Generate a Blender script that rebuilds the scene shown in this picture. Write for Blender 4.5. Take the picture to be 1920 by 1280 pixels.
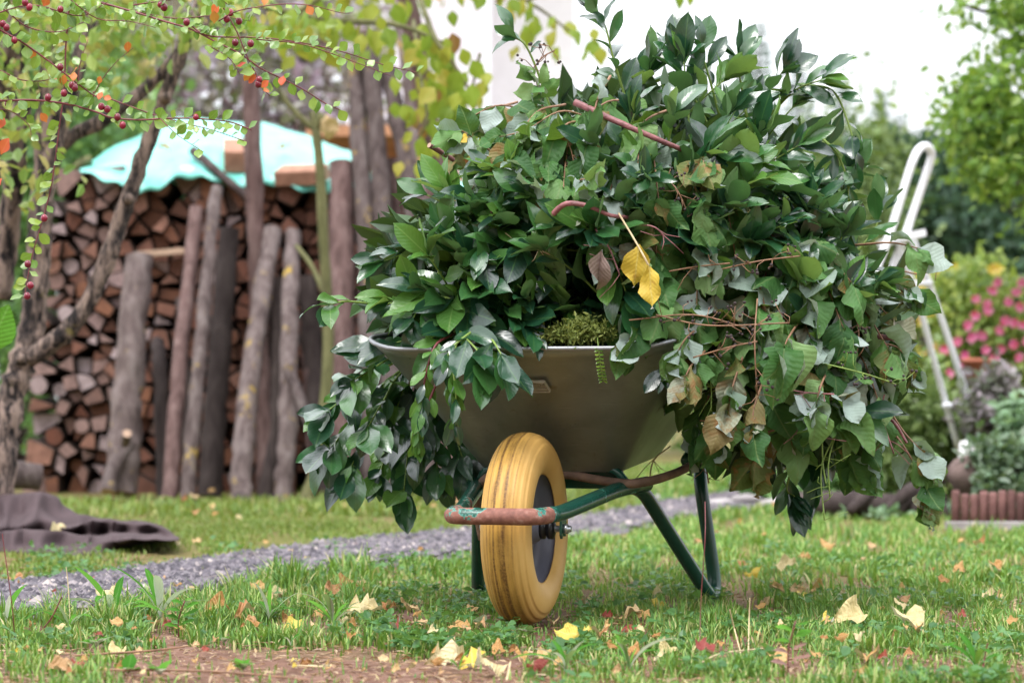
import bpy, math, random
import numpy as np
from mathutils import Vector, Matrix, noise as mnoise

for o in list(bpy.data.objects):
    bpy.data.objects.remove(o)
scene = bpy.context.scene
COL = scene.collection
random.seed(7)
RNG = np.random.default_rng(7)
rad = math.radians

# ------------------------------------------------------------------ camera
F, HC, HY = 4267.0, 0.472, 745.0          # focal length in photo pixels, camera height, horizon row
cam_d = bpy.data.cameras.new('camera')
cam = bpy.data.objects.new('camera', cam_d)
COL.objects.link(cam)
cam.location = (0, 0, HC)
cam.rotation_euler = (rad(90), 0, 0)
cam_d.sensor_width = 36
cam_d.lens = 36 * F / 1920
cam_d.shift_y = (HY - 640) / 1920
cam_d.clip_start = 0.05
cam_d.clip_end = 600
cam_d.dof.use_dof = True
cam_d.dof.focus_distance = 4.68
cam_d.dof.aperture_fstop = 3.9
scene.camera = cam

# ------------------------------------------------------------------ sky and sun: an even bright overcast
world = bpy.data.worlds.new('World')
scene.world = world
world.use_nodes = True
wt = world.node_tree
wt.nodes.clear()
w_out = wt.nodes.new('ShaderNodeOutputWorld')
w_bg = wt.nodes.new('ShaderNodeBackground')
w_sky = wt.nodes.new('ShaderNodeTexSky')
w_sky.sky_type = 'NISHITA'
w_sky.sun_disc = False
w_sky.sun_elevation = rad(58)
w_sky.sun_rotation = rad(205)
w_sky.dust_density = 4
w_tc = wt.nodes.new('ShaderNodeTexCoord')
w_sep = wt.nodes.new('ShaderNodeSeparateXYZ')
wt.links.new(w_tc.outputs['Generated'], w_sep.inputs[0])
w_max = wt.nodes.new('ShaderNodeMath'); w_max.operation = 'MAXIMUM'; w_max.inputs[1].default_value = 0
wt.links.new(w_sep.outputs[2], w_max.inputs[0])
w_mad = wt.nodes.new('ShaderNodeMath'); w_mad.operation = 'MULTIPLY_ADD'   # standard overcast sky: (1 + 2 sin h) / 3
w_mad.inputs[1].default_value = 2 / 3
w_mad.inputs[2].default_value = 1 / 3
wt.links.new(w_max.outputs[0], w_mad.inputs[0])
w_cloud = wt.nodes.new('ShaderNodeVectorMath'); w_cloud.operation = 'SCALE'
w_cloud.inputs[0].default_value = (28.2, 28.8, 30.2)
wt.links.new(w_mad.outputs[0], w_cloud.inputs['Scale'])
w_mix = wt.nodes.new('ShaderNodeMix'); w_mix.data_type = 'RGBA'
w_mix.inputs[0].default_value = 0.9
wt.links.new(w_sky.outputs[0], w_mix.inputs[6])
wt.links.new(w_cloud.outputs[0], w_mix.inputs[7])
wt.links.new(w_mix.outputs[2], w_bg.inputs[0])
w_bg.inputs[1].default_value = 0.1
wt.links.new(w_bg.outputs[0], w_out.inputs[0])

sun_d = bpy.data.lights.new('sun', 'SUN')
sun_d.energy = 1.9
sun_d.angle = rad(22)
sun_d.color = (1, 0.975, 0.94)
sun = bpy.data.objects.new('sun', sun_d)
COL.objects.link(sun)
sun.rotation_euler = (rad(30), 0, rad(-32))
sun.location = (1, -3, 8)

vs = scene.view_settings
vs.view_transform = 'Standard'
vs.look = 'None'
vs.exposure = 0.40
vs.gamma = 1.0
vs.use_curve_mapping = False
scene.cycles.use_denoising = True
scene.cycles.max_bounces = 6
scene.cycles.transparent_max_bounces = 6

# ------------------------------------------------------------------ helpers
def P(px, py, Y):
    return Vector(((px - 960) / F * Y, Y, HC + (HY - py) / F * Y))

def G(px, py, z=0.0):
    Y = F * (HC - z) / (py - HY)
    return Vector(((px - 960) / F * Y, Y, z))

def topx(p):
    return 960 + F * p[0] / p[1], HY - F * (p[2] - HC) / p[1]

def rv(a=1.0):
    return Vector((random.uniform(-a, a), random.uniform(-a, a), random.uniform(-a, a)))

def tag(o, label=None, cat=None, group=None, kind=None):
    if label: o['label'] = label
    if cat: o['category'] = cat
    if group: o['group'] = group
    if kind: o['kind'] = kind
    return o

def empty(name, loc, label, cat, group=None):
    o = bpy.data.objects.new(name, None)
    COL.objects.link(o)
    o.location = loc
    o.empty_display_size = 0.05
    return tag(o, label, cat, group)

def origin(o):
    while o.parent:
        o = o.parent
    return o.location

class MB:
    def __init__(s):
        s.v, s.f, s.m = [], [], []
    def quadbox(s, c, sx, sy, sz, rot=None, mi=0, taper=1.0):
        b = len(s.v)
        for z in (-1, 1):
            k = taper if z > 0 else 1
            for x, y in ((-1, -1), (1, -1), (1, 1), (-1, 1)):
                p = Vector((x * sx * k / 2, y * sy * k / 2, z * sz / 2))
                if rot: p = rot @ p
                s.v.append(Vector(c) + p)
        for q in ((0, 3, 2, 1), (4, 5, 6, 7), (0, 1, 5, 4), (1, 2, 6, 5), (2, 3, 7, 6), (3, 0, 4, 7)):
            s.f.append(tuple(b + i for i in q)); s.m.append(mi)
    def tube(s, pts, r, n=8, caps=True, jit=0.0, mi=0, capmi=None):
        pts = [Vector(p) for p in pts]
        if not hasattr(r, '__len__'): r = [r] * len(pts)
        b = len(s.v)
        up = None
        for i, p in enumerate(pts):
            t = (pts[min(i + 1, len(pts) - 1)] - pts[max(i - 1, 0)]).normalized()
            if up is None:
                up = t.orthogonal().normalized()
            else:
                up = (up - t * up.dot(t)).normalized()
            w = t.cross(up)
            for k in range(n):
                a = 2 * math.pi * k / n
                d = up * math.cos(a) + w * math.sin(a)
                rr = r[i]
                if jit:
                    q = p + d * rr
                    rr *= 1 + jit * mnoise.noise(q * (0.8 / max(rr, .004)) ) + .5 * jit * mnoise.noise(q * (2.3 / max(rr, .004)))
                s.v.append(p + d * rr)
        for i in range(len(pts) - 1):
            for k in range(n):
                a, c = b + i * n + k, b + i * n + (k + 1) % n
                s.f.append((a, c, c + n, a + n)); s.m.append(mi)
        if caps:
            cm = mi if capmi is None else capmi
            s.f.append(tuple(b + k for k in range(n))[::-1]); s.m.append(cm)
            e = b + (len(pts) - 1) * n
            s.f.append(tuple(e + k for k in range(n))); s.m.append(cm)
    def lathe(s, prof, c, axis, n=32, mi=0, closed=False):
        """prof: (radius, along) pairs turned about axis through c"""
        axis = Vector(axis).normalized()
        u = axis.orthogonal().normalized(); w = axis.cross(u)
        b = len(s.v); m = len(prof)
        for k in range(n):
            a = 2 * math.pi * k / n
            d = u * math.cos(a) + w * math.sin(a)
            for r, h in prof:
                s.v.append(Vector(c) + d * r + axis * h)
        for k in range(n):
            k2 = (k + 1) % n
            for i in range(m if closed else m - 1):
                j = (i + 1) % m
                s.f.append((b + k * m + i, b + k2 * m + i, b + k2 * m + j, b + k * m + j)); s.m.append(mi)
    def build(s, name, mats, parent=None, smooth=True, label=None):
        if not isinstance(mats, (list, tuple)): mats = [mats]
        off = origin(parent) if parent else Vector((0, 0, 0))
        me = bpy.data.meshes.new(name)
        me.from_pydata([tuple(v - off) for v in s.v], [], s.f)
        for m in mats: me.materials.append(m)
        me.polygons.foreach_set('material_index', s.m)
        me.polygons.foreach_set('use_smooth', [smooth] * len(s.f))
        me.update()
        o = bpy.data.objects.new(name, me)
        COL.objects.link(o)
        if parent: o.parent = parent
        if label: o['label'] = label
        return o

def autosmooth(o, ang=40):
    try:
        o.data.set_sharp_from_angle(angle=rad(ang))
    except Exception:
        pass
    return o

def catmull(pts, k=6):
    pts = [Vector(p) for p in pts]
    if len(pts) < 3:
        return [pts[0].lerp(pts[-1], i / k) for i in range(k + 1)]
    q = [2 * pts[0] - pts[1]] + pts + [2 * pts[-1] - pts[-2]]
    out = []
    for i in range(1, len(q) - 2):
        a, b, c, d = q[i - 1:i + 3]
        for j in range(k):
            t = j / k
            out.append(.5 * ((2 * b) + (c - a) * t + (2 * a - 5 * b + 4 * c - d) * t * t + (3 * b - a - 3 * c + d) * t ** 3))
    out.append(pts[-1])
    return out

def frame(p, d, n, s, sx=1.0):
    d = d.normalized()
    n = n - d * n.dot(d)
    if n.length < 1e-4: n = d.orthogonal()
    n.normalize()
    x = d.cross(n)
    return Matrix(((x.x * s * sx, d.x * s, n.x * s, p.x), (x.y * s * sx, d.y * s, n.y * s, p.y), (x.z * s * sx, d.z * s, n.z * s, p.z), (0, 0, 0, 1)))

def put(name, mesh, M, parent=None, mat=None):
    o = bpy.data.objects.new(name, mesh)
    COL.objects.link(o)
    if parent:
        o.parent = parent
        M = Matrix.Translation(-origin(parent)) @ M
    o.matrix_basis = M
    if mat is not None and mesh.materials and mesh.materials[0] is not mat:
        o.material_slots[0].link = 'OBJECT'
        o.material_slots[0].material = mat
    return o

# ------------------------------------------------------------------ materials
def lin(r, g, b):
    f = lambda c: ((c / 255 + .055) / 1.055) ** 2.4 if c > 10 else c / 255 / 12.92
    return (f(r), f(g), f(b), 1)

class NT:
    def __init__(s, name):
        s.mat = bpy.data.materials.new(name); s.mat.use_nodes = True
        s.t = s.mat.node_tree; s.t.nodes.clear()
        s.out = s.t.nodes.new('ShaderNodeOutputMaterial')
    def n(s, typ, _in=None, **kw):
        nd = s.t.nodes.new('ShaderNode' + typ)
        for k, v in kw.items(): setattr(nd, k, v)
        for k, v in (_in or {}).items():
            if hasattr(v, 'is_linked') or hasattr(v, 'links'): s.t.links.new(v, nd.inputs[k])
            else: nd.inputs[k].default_value = v
        return nd
    def math(s, op, a, b=0.0, clamp=False):
        nd = s.n('Math', {0: a, 1: b}, operation=op); nd.use_clamp = clamp
        return nd.outputs[0]
    def mix(s, fac, a, b):
        nd = s.n('Mix', data_type='RGBA')
        for i, v in ((0, fac), (6, a), (7, b)):
            if hasattr(v, 'links'): s.t.links.new(v, nd.inputs[i])
            else: nd.inputs[i].default_value = v
        return nd.outputs[2]
    def ramp(s, fac, stops, interp='LINEAR'):
        nd = s.n('ValToRGB', {0: fac})
        cr = nd.color_ramp; cr.interpolation = interp
        while len(cr.elements) < len(stops): cr.elements.new(0.5)
        for e, (p, c) in zip(cr.elements, stops):
            e.position = p; e.color = c if len(c) == 4 else (*c, 1)
        return nd.outputs[0]
    def noise(s, scale, vec=None, detail=4, rough=.55, dist=0.0):
        i = {'Scale': scale, 'Detail': detail, 'Roughness': rough, 'Distortion': dist}
        if vec is not None: i['Vector'] = vec
        return s.n('TexNoise', i).outputs['Fac']
    def pos(s): return s.n('NewGeometry').outputs['Position']
    def obj(s): return s.n('TexCoord').outputs['Object']
    def rnd(s): return s.n('ObjectInfo').outputs['Random']
    def scalev(s, vec, xyz): return s.n('VectorMath', {0: vec, 1: xyz}, operation='MULTIPLY').outputs[0]
    def bump(s, h, strength=.3, dist=.01):
        return s.n('Bump', {'Height': h, 'Strength': strength, 'Distance': dist}).outputs[0]
    def principled(s, col, rough=.6, metal=0.0, spec=.5, normal=None, **kw):
        i = {'Base Color': col, 'Roughness': rough, 'Metallic': metal, 'Specular IOR Level': spec}
        if normal is not None: i['Normal'] = normal
        i.update(kw)
        return s.n('BsdfPrincipled', i).outputs[0]
    def done(s, sh):
        s.t.links.new(sh, s.out.inputs[0]); return s.mat

def leaf_mat(name, front, back, rough=.4, coat=0.0, spec=.5, vein=None, blotch=None, transl=.22, attr=False, veins=0.0, side_amt=.5, blot_lo=.55, tint=(.28, .42, .03, 1)):
    """front/back: colour ramps over the leaf's own random number (real two-sided leaves)"""
    m = NT(name)
    r = m.n('Attribute', attribute_name='rnd').outputs['Fac'] if attr else m.rnd()
    k = len(front)
    fc = m.ramp(r, [(i / max(k - 1, 1), c) for i, c in enumerate(front)])
    r2 = m.math('FRACT', m.math('MULTIPLY', r, 7.31))
    k = len(back)
    bc = m.ramp(r2, [(i / max(k - 1, 1), c) for i, c in enumerate(back)])
    normal = None
    if not attr:
        uv = m.n('UVMap').outputs[0]
        sp = m.n('SeparateXYZ', {0: uv})
        u, v = sp.outputs[0], sp.outputs[1]
        au = m.math('ABSOLUTE', m.math('SUBTRACT', u, .5))
        if vein:
            mid = m.math('SUBTRACT', 1.0, m.math('MULTIPLY', au, 26.0), True)
            side = m.math('SINE', m.math('MULTIPLY', m.math('SUBTRACT', v, m.math('MULTIPLY', au, .55)), 62.0))
            sidem = m.math('MULTIPLY', m.math('SUBTRACT', side, .86, True), 2.2)
            vf = m.math('MAXIMUM', m.math('MULTIPLY', mid, .75), m.math('MULTIPLY', sidem, side_amt), True)
            fc = m.mix(m.math('MULTIPLY', vf, .8), fc, vein)
            if veins:
                normal = m.bump(m.math('ADD', m.math('MULTIPLY', side, -.22), m.math('MULTIPLY', m.noise(7, m.obj(), 3), 1.6)), veins, .02)
        nz = m.noise(3.5, m.n('VectorMath', {0: m.obj(), 1: m.n('CombineXYZ', {0: m.math('MULTIPLY', r, 40.0)}).outputs[0]}, operation='ADD').outputs[0], 4)
        if blotch:
            bf = m.math('MULTIPLY', m.math('SUBTRACT', nz, blot_lo, True), 6.0, True)
            fc = m.mix(bf, fc, blotch); bc = m.mix(m.math('MULTIPLY', bf, .7), bc, blotch)
        else:
            fc = m.mix(m.math('MULTIPLY', nz, .35), fc, (front[0]))
    back_f = m.n('NewGeometry').outputs['Backfacing']
    c = m.mix(back_f, fc, bc)
    ro = m.mix(back_f, (rough,) * 3 + (1,), (.65, .65, .65, 1))
    pr = m.principled(c, ro, 0, spec, normal, **({'Coat Weight': m.math('MULTIPLY', m.math('SUBTRACT', 1.0, back_f), coat), 'Coat Roughness': .22} if coat else {}))
    tr = m.n('BsdfTranslucent', {'Color': m.mix(.5, c, tint)}).outputs[0]
    ms = m.n('MixShader', {0: transl, 1: pr, 2: tr})
    return m.done(ms.outputs[0])

def plain(name, c, rough=.6, metal=0, spec=.5, var=.25, scale=6, bump=0.0, bscale=40, vary_obj=0.0):
    m = NT(name)
    nz = m.noise(scale, m.obj(), 5)
    dark = tuple(x * (1 - var) for x in c[:3]) + (1,)
    lite = tuple(min(1, x * (1 + var)) for x in c[:3]) + (1,)
    col = m.ramp(nz, [(.3, dark), (.7, lite)])
    if vary_obj:
        k = m.math('ADD', 1 - vary_obj, m.math('MULTIPLY', m.rnd(), 2 * vary_obj))
        col = m.n('VectorMath', {0: col, 'Scale': k}, operation='SCALE').outputs[0]
    nm = m.bump(m.noise(bscale, m.obj(), 5), bump, .01) if bump else None
    return m.done(m.principled(col, rough, metal, spec, nm))

MT = {}
# --- leaves
MT['laurel'] = leaf_mat('laurel_leaf', [(.005, .030, .019, 1), (.010, .055, .026, 1), (.024, .105, .034, 1), (.075, .21, .045, 1)],
                        [(.10, .21, .07, 1), (.15, .28, .10, 1)], rough=.30, spec=.75, vein=(.10, .22, .06, 1), transl=.14, veins=.05, coat=.8, tint=(.10, .33, .06, 1))
MT['laurel_young'] = leaf_mat('young_laurel_leaf', [(.06, .17, .03, 1), (.12, .27, .05, 1)], [(.16, .30, .09, 1), (.2, .35, .12, 1)], rough=.32, spec=.5, vein=(.25, .4, .12, 1), transl=.25, veins=.08)
MT['wilt'] = leaf_mat('wilted_leaf', [(.028, .10, .025, 1), (.06, .17, .04, 1), (.115, .25, .065, 1), (.21, .34, .13, 1)],
                      [(.20, .28, .21, 1), (.34, .43, .38, 1), (.47, .54, .52, 1)], rough=.55, spec=.35, vein=(.2, .28, .1, 1), blotch=(.22, .17, .07, 1), transl=.24, veins=.14, blot_lo=.68)
MT['wilt_brown'] = leaf_mat('browned_leaf', [(.10, .16, .04, 1), (.18, .19, .06, 1), (.24, .18, .075, 1)], [(.32, .36, .26, 1), (.40, .39, .31, 1)], rough=.6, spec=.3,
                            vein=(.32, .27, .12, 1), blotch=(.26, .13, .045, 1), transl=.2, veins=.18, blot_lo=.5)
MT['yellow_leaf'] = leaf_mat('yellow_leaf', [(.62, .42, .05, 1), (.7, .5, .06, 1)], [(.6, .45, .12, 1)], rough=.5, spec=.35, vein=(.7, .6, .2, 1), blotch=(.35, .16, .03, 1), transl=.3, veins=.12, blot_lo=.58)
MT['grey_leaf'] = leaf_mat('withered_leaf', [(.24, .17, .15, 1), (.33, .25, .23, 1)], [(.3, .24, .22, 1)], rough=.7, spec=.2, vein=(.18, .12, .11, 1), transl=.1, veins=.2)
MT['coto'] = leaf_mat('cotoneaster_leaf', [(.10, .22, .03, 1), (.2, .35, .045, 1), (.36, .46, .07, 1)], [(.42, .52, .36, 1), (.5, .58, .42, 1)], rough=.3, spec=.6, vein=(.35, .5, .15, 1), transl=.34, coat=.3)
MT['coto_red'] = leaf_mat('red_cotoneaster_leaf', [(.55, .04, .03, 1), (.7, .10, .04, 1), (.6, .25, .06, 1)], [(.6, .25, .12, 1)], rough=.42, spec=.4, vein=(.7, .3, .1, 1), transl=.35)
MT['lime'] = leaf_mat('lime_leaf', [(.17, .26, .03, 1), (.27, .36, .04, 1), (.38, .40, .05, 1), (.42, .30, .05, 1)], [(.35, .42, .12, 1)], rough=.5, spec=.3, vein=(.4, .5, .1, 1), transl=.42)
MT['fall'] = leaf_mat('fallen_leaf', [(.30, .12, .04, 1), (.46, .24, .08, 1), (.60, .38, .16, 1), (.66, .48, .27, 1), (.40, .16, .06, 1)], [(.55, .4, .25, 1), (.6, .48, .34, 1)],
                      rough=.55, spec=.3, vein=(.6, .42, .2, 1), blotch=(.25, .10, .035, 1), transl=.15, veins=.4, blot_lo=.6)
MT['fall_yellow'] = leaf_mat('fallen_yellow_leaf', [(.66, .46, .05, 1), (.7, .55, .12, 1)], [(.68, .55, .25, 1)], rough=.5, spec=.3, vein=(.75, .6, .25, 1), blotch=(.5, .25, .05, 1), transl=.2, veins=.3, blot_lo=.62)
MT['fall_cream'] = leaf_mat('fallen_cream_leaf', [(.68, .54, .27, 1), (.72, .6, .36, 1)], [(.7, .58, .4, 1)], rough=.55, spec=.3, vein=(.6, .45, .2, 1), blotch=(.5, .3, .1, 1), transl=.2, veins=.35, blot_lo=.66)
MT['fall_red'] = leaf_mat('fallen_red_leaf', [(.22, .035, .03, 1), (.4, .09, .06, 1)], [(.45, .25, .22, 1)], rough=.5, spec=.3, vein=(.4, .15, .1, 1), transl=.12, veins=.3)
MT['weed'] = leaf_mat('weed_leaf', [(.04, .16, .02, 1), (.07, .22, .025, 1), (.13, .31, .04, 1)], [(.12, .28, .05, 1)], rough=.8, spec=.04, vein=(.2, .36, .1, 1), transl=.28, veins=.2)
MT['weed_red'] = leaf_mat('reddish_weed_leaf', [(.25, .13, .12, 1), (.32, .17, .14, 1)], [(.3, .22, .2, 1)], rough=.5, spec=.3, vein=(.4, .2, .2, 1), transl=.25)
def cloud_mat(name, cols=None, back=None, rough=.5, transl=.3, spec=.3):
    return leaf_mat(name, cols, back or [tuple(min(1, x * 1.3 + .02) for x in c[:3]) + (1,) for c in cols], rough, spec, transl=transl, attr=True)
MT['core'] = cloud_mat('heap_inner_leaves', [(.010, .035, .016, 1), (.02, .06, .022, 1), (.05, .11, .03, 1)], rough=.35, transl=.1)  # inner filler leaves, shade of the gaps put into their dark colour
MT['grass'] = cloud_mat('grass_blades', spec=.2, cols=[(.040, .115, .018, 1), (.075, .19, .03, 1), (.13, .27, .045, 1), (.24, .36, .08, 1), (.48, .40, .20, 1)], rough=.45, transl=.35)
MT['mossgrass'] = cloud_mat('short_grass', spec=.15, cols=[(.07, .125, .02, 1), (.12, .19, .028, 1), (.18, .24, .04, 1), (.25, .22, .08, 1)], rough=.6, transl=.3)
MT['clover'] = cloud_mat('clover_leaves', [(.03, .11, .03, 1), (.055, .17, .04, 1), (.10, .25, .06, 1)], rough=.55, transl=.3, spec=.2)
MT['litter'] = cloud_mat('dry_litter', [(.2, .09, .04, 1), (.33, .19, .1, 1), (.45, .33, .2, 1), (.16, .08, .05, 1)], rough=.7, transl=.05)
MT['moss'] = cloud_mat('moss_tufts', [(.09, .13, .02, 1), (.18, .22, .04, 1), (.26, .29, .06, 1)], rough=.7, transl=.2)
MT['leafgreen'] = cloud_mat('tree_foliage', [(.06, .15, .025, 1), (.12, .24, .03, 1), (.2, .34, .05, 1), (.32, .42, .07, 1)], transl=.4)
MT['autumn'] = cloud_mat('autumn_foliage', [(.10, .20, .04, 1), (.18, .28, .06, 1), (.28, .36, .08, 1), (.44, .32, .10, 1), (.22, .31, .09, 1)], transl=.4)
MT['purple'] = cloud_mat('purple_foliage', [(.20, .24, .10, 1), (.30, .20, .29, 1), (.40, .30, .40, 1), (.50, .44, .54, 1), (.28, .28, .18, 1), (.26, .11, .17, 1)], transl=.3)
MT['hedge'] = cloud_mat('hedge_foliage', [(.022, .06, .035, 1), (.032, .085, .045, 1), (.05, .12, .05, 1)], transl=.15)
MT['cypress_green'] = cloud_mat('cypress_foliage', [(.10, .17, .05, 1), (.16, .23, .07, 1), (.21, .28, .1, 1)], transl=.25)  # paler green of the cypress and the feathery shrub
MT['conifer'] = cloud_mat('conifer_needles', [(.11, .19, .16, 1), (.17, .26, .22, 1)], transl=.1)
MT['yellow_green'] = cloud_mat('yellow_green_foliage', [(.14, .22, .04, 1), (.22, .31, .06, 1), (.33, .38, .08, 1), (.10, .19, .05, 1)], transl=.35)  # own leaf colour of the flowering bushes
MT['shrub'] = cloud_mat('garden_shrub_leaves', [(.07, .17, .05, 1), (.12, .25, .08, 1), (.2, .35, .11, 1)], transl=.3)
MT['dullshrub'] = cloud_mat('dull_green_leaves', [(.05, .10, .05, 1), (.09, .15, .08, 1), (.14, .19, .12, 1)], transl=.2)
MT['greyshrub'] = cloud_mat('grey_shrub_leaves', [(.16, .13, .15, 1), (.24, .2, .22, 1), (.13, .17, .1, 1)], transl=.15)
MT['mint'] = cloud_mat('pale_perennial_leaves', [(.2, .33, .2, 1), (.3, .43, .28, 1)], transl=.3)
MT['petal_y'] = cloud_mat('yellow_petals', [(.7, .5, .06, 1), (.75, .6, .1, 1), (.7, .35, .07, 1)], transl=.3)
MT['petal_p'] = cloud_mat('pink_petals', [(.70, .09, .30, 1), (.78, .25, .45, 1), (.62, .04, .12, 1)], transl=.3)
# --- stems, bark, wood
MT['stem_green'] = plain('green_stem', (.20, .30, .06), .5, var=.2, scale=30)
MT['stem_wine'] = plain('wine_red_stem', (.17, .035, .04), .45, var=.3, scale=40)
MT['stem_pink'] = plain('pinkish_stem', (.25, .095, .10), .5, var=.5, scale=45, bump=.5)
MT['stem_brown'] = plain('brown_twig', (.26, .14, .08), .65, var=.35, scale=40)
MT['stem_tan'] = plain('tan_dry_stem', (.55, .43, .25), .7, var=.2, scale=40)
MT['berry'] = plain('dark_red_berry', (.20, .009, .028), .22, spec=.6, var=.3, scale=8, vary_obj=.3)
MT['bead'] = plain('dark_seed_head', (.04, .025, .025), .7, var=.3)

def bark(name, base, dark, light, lichen=None, lamt=.62, scale=1.0, bumps=.6, lscale=7, flaky=False):
    m = NT(name)
    p = m.pos()
    v = m.scalev(p, (22 * scale, 22 * scale, 6 * scale))
    n1 = m.noise(1.0, v, 6, .65, .6)
    n2 = m.noise(9 * scale, p, 5, .6)
    c = m.ramp(n1, [(.43, dark), (.5, base), (.57, light)] if flaky else [(.28, dark), (.5, base), (.72, light)])
    c = m.mix(m.math('MULTIPLY', m.math('SUBTRACT', n2, .5, True), 2.2, True), c, light)
    r = m.rnd()
    c = m.n('VectorMath', {0: c, 'Scale': m.math('ADD', .75, m.math('MULTIPLY', r, .5))}, operation='SCALE').outputs[0]
    if lichen:
        off = m.n('VectorMath', {0: p, 1: m.n('CombineXYZ', {0: m.math('MULTIPLY', r, 30.0)}).outputs[0]}, operation='ADD').outputs[0]
        n3 = m.noise(lscale, off, 7, .72)
        lf = m.math('MULTIPLY', m.math('SUBTRACT', n3, lamt - .02, True), 9.0, True)
        c = m.mix(lf, c, lichen)
    h = m.math('ADD', n1, m.math('MULTIPLY', n2, .5))
    return m.done(m.principled(c, .85, 0, .2, m.bump(h, bumps, .02)))
MT['bark_tree'] = bark('flaky_tree_bark', (.12, .09, .08, 1), (.02, .017, .018, 1), (.30, .22, .185, 1), (.33, .27, .06, 1), .66, 1.5, 1.0, flaky=True)
MT['bark_post'] = bark('grey_post_bark', (.115, .086, .082, 1), (.04, .028, .027, 1), (.20, .165, .158, 1), (.52, .35, .04, 1), .615, 1.1, .6, lscale=9)
MT['bark_brown'] = bark('brown_post_bark', (.115, .07, .065, 1), (.042, .025, .023, 1), (.19, .13, .122, 1), (.36, .30, .1, 1), .68, 1.1, .6)
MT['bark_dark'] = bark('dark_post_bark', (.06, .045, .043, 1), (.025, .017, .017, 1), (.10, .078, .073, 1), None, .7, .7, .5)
MT['bark_green'] = bark('olive_sapling_bark', (.14, .14, .06, 1), (.06, .055, .03, 1), (.22, .21, .10, 1), None, .7, .8, .4)
MT['cutwood'] = plain('cut_wood', (.46, .31, .22), .75, var=.25, scale=14, bump=.2)

def logend(name, cols, side):
    m = NT(name)
    r = m.rnd()
    k = len(cols)
    c = m.ramp(r, [(i / (k - 1), x) for i, x in enumerate(cols)])
    p = m.pos()
    n = m.noise(24, m.n('VectorMath', {0: p, 1: (1, .1, 1)}, operation='MULTIPLY').outputs[0], 6, .65, .4)
    c = m.mix(m.math('MULTIPLY', m.math('SUBTRACT', n, .42, True), 2.6, True), c, side)
    n2 = m.noise(90, p, 3)
    return m.done(m.principled(c, .8, 0, .2, m.bump(m.math('ADD', n, m.math('MULTIPLY', n2, .4)), .5, .01)))
MT['log_end'] = logend('split_log_face', [(.21, .095, .068, 1), (.13, .048, .030, 1), (.30, .155, .115, 1), (.085, .034, .022, 1), (.24, .105, .062, 1)], (.08, .037, .026, 1))
MT['log_grey'] = logend('weathered_log_face', [(.30, .20, .19, 1), (.44, .35, .36, 1), (.18, .10, .08, 1), (.32, .21, .19, 1), (.13, .07, .055, 1)], (.12, .075, .07, 1))
MT['log_side'] = plain('log_bark', (.05, .028, .02), .85, var=.4, scale=20, bump=.5)

# --- wheelbarrow
def metal_tray():
    m = NT('galvanised_steel')
    p = m.obj()
    n1 = m.noise(4.5, p, 5, .6, .5)
    n2 = m.noise(1.0, m.scalev(p, (90, 90, 12)), 4)
    c = m.ramp(n1, [(.25, (.155, .17, .15, 1)), (.5, (.255, .272, .235, 1)), (.75, (.385, .405, .36, 1))])
    n4 = m.noise(26, p, 3)
    c = m.mix(m.math('MULTIPLY', m.math('SUBTRACT', n4, .66, True), 6, True), c, (.16, .12, .08, 1))
    c = m.mix(m.math('MULTIPLY', n2, .25), c, (.36, .35, .31, 1))
    scr = m.noise(1.0, m.scalev(p, (14, 14, 260)), 3, .7)
    sf = m.math('MULTIPLY', m.math('SUBTRACT', scr, .63, True), 5.0, True)
    c = m.mix(sf, c, (.50, .49, .44, 1))
    mud = m.noise(7.5, p, 7, .7, .8)
    mf = m.math('MULTIPLY', m.math('SUBTRACT', mud, .60, True), 9.0, True)
    c = m.mix(m.math('MULTIPLY', mf, .75), c, (.13, .095, .06, 1))
    met = m.math('SUBTRACT', .8, m.math('MULTIPLY', mf, .7))
    ro = m.math('ADD', m.math('ADD', .38, m.math('MULTIPLY', n1, .2)), m.math('MULTIPLY', mf, .3))
    dent = m.noise(5.0, p, 2, .4)
    return m.done(m.principled(c, ro, met, .5, m.bump(m.math('ADD', dent, m.math('MULTIPLY', n4, .06)), .25, .03)))
MT['tray'] = metal_tray()
MT['rim'] = plain('grey_rolled_rim', (.33, .34, .36), .45, .7, var=.2, scale=30)
def green_paint(name, rust_thr, scale):
    m = NT(name)
    p = m.obj()
    n = m.noise(scale, p, 6, .65)
    n2 = m.noise(70, p, 4)
    g = m.ramp(m.noise(14, p, 3), [(.3, (.010, .062, .045, 1)), (.7, (.016, .085, .06, 1))])
    ru = m.ramp(n2, [(.3, (.16, .06, .045, 1)), (.55, (.27, .11, .08, 1)), (.75, (.42, .24, .20, 1))])
    edge = m.math('MULTIPLY', m.math('SUBTRACT', n, rust_thr - .03, True), 60, True)
    f = m.math('MULTIPLY', m.math('SUBTRACT', n, rust_thr, True), 60, True)
    c = m.mix(edge, g, (.07, .26, .21, 1))
    c = m.mix(f, c, ru)
    ro = m.mix(f, (.24,) * 3 + (1,), (.75,) * 3 + (1,))
    return m.done(m.principled(c, ro, 0, .55, m.bump(m.math('ADD', m.math('MULTIPLY', f, .6), m.math('MULTIPLY', n2, .25)), .35, .004)))
MT['green'] = green_paint('dark_green_paint', .74, 16)
MT['green_worn'] = green_paint('worn_green_paint', .60, 14)
MT['green_rust'] = green_paint('rusted_green_paint', .45, 15)
MT['plate'] = plain('stamped_plate', (.44, .39, .29), .55, .2, var=.1)
MT['rusty'] = plain('rusty_tube', (.20, .12, .085), .75, 0, var=.45, scale=22, bump=.4)
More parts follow.
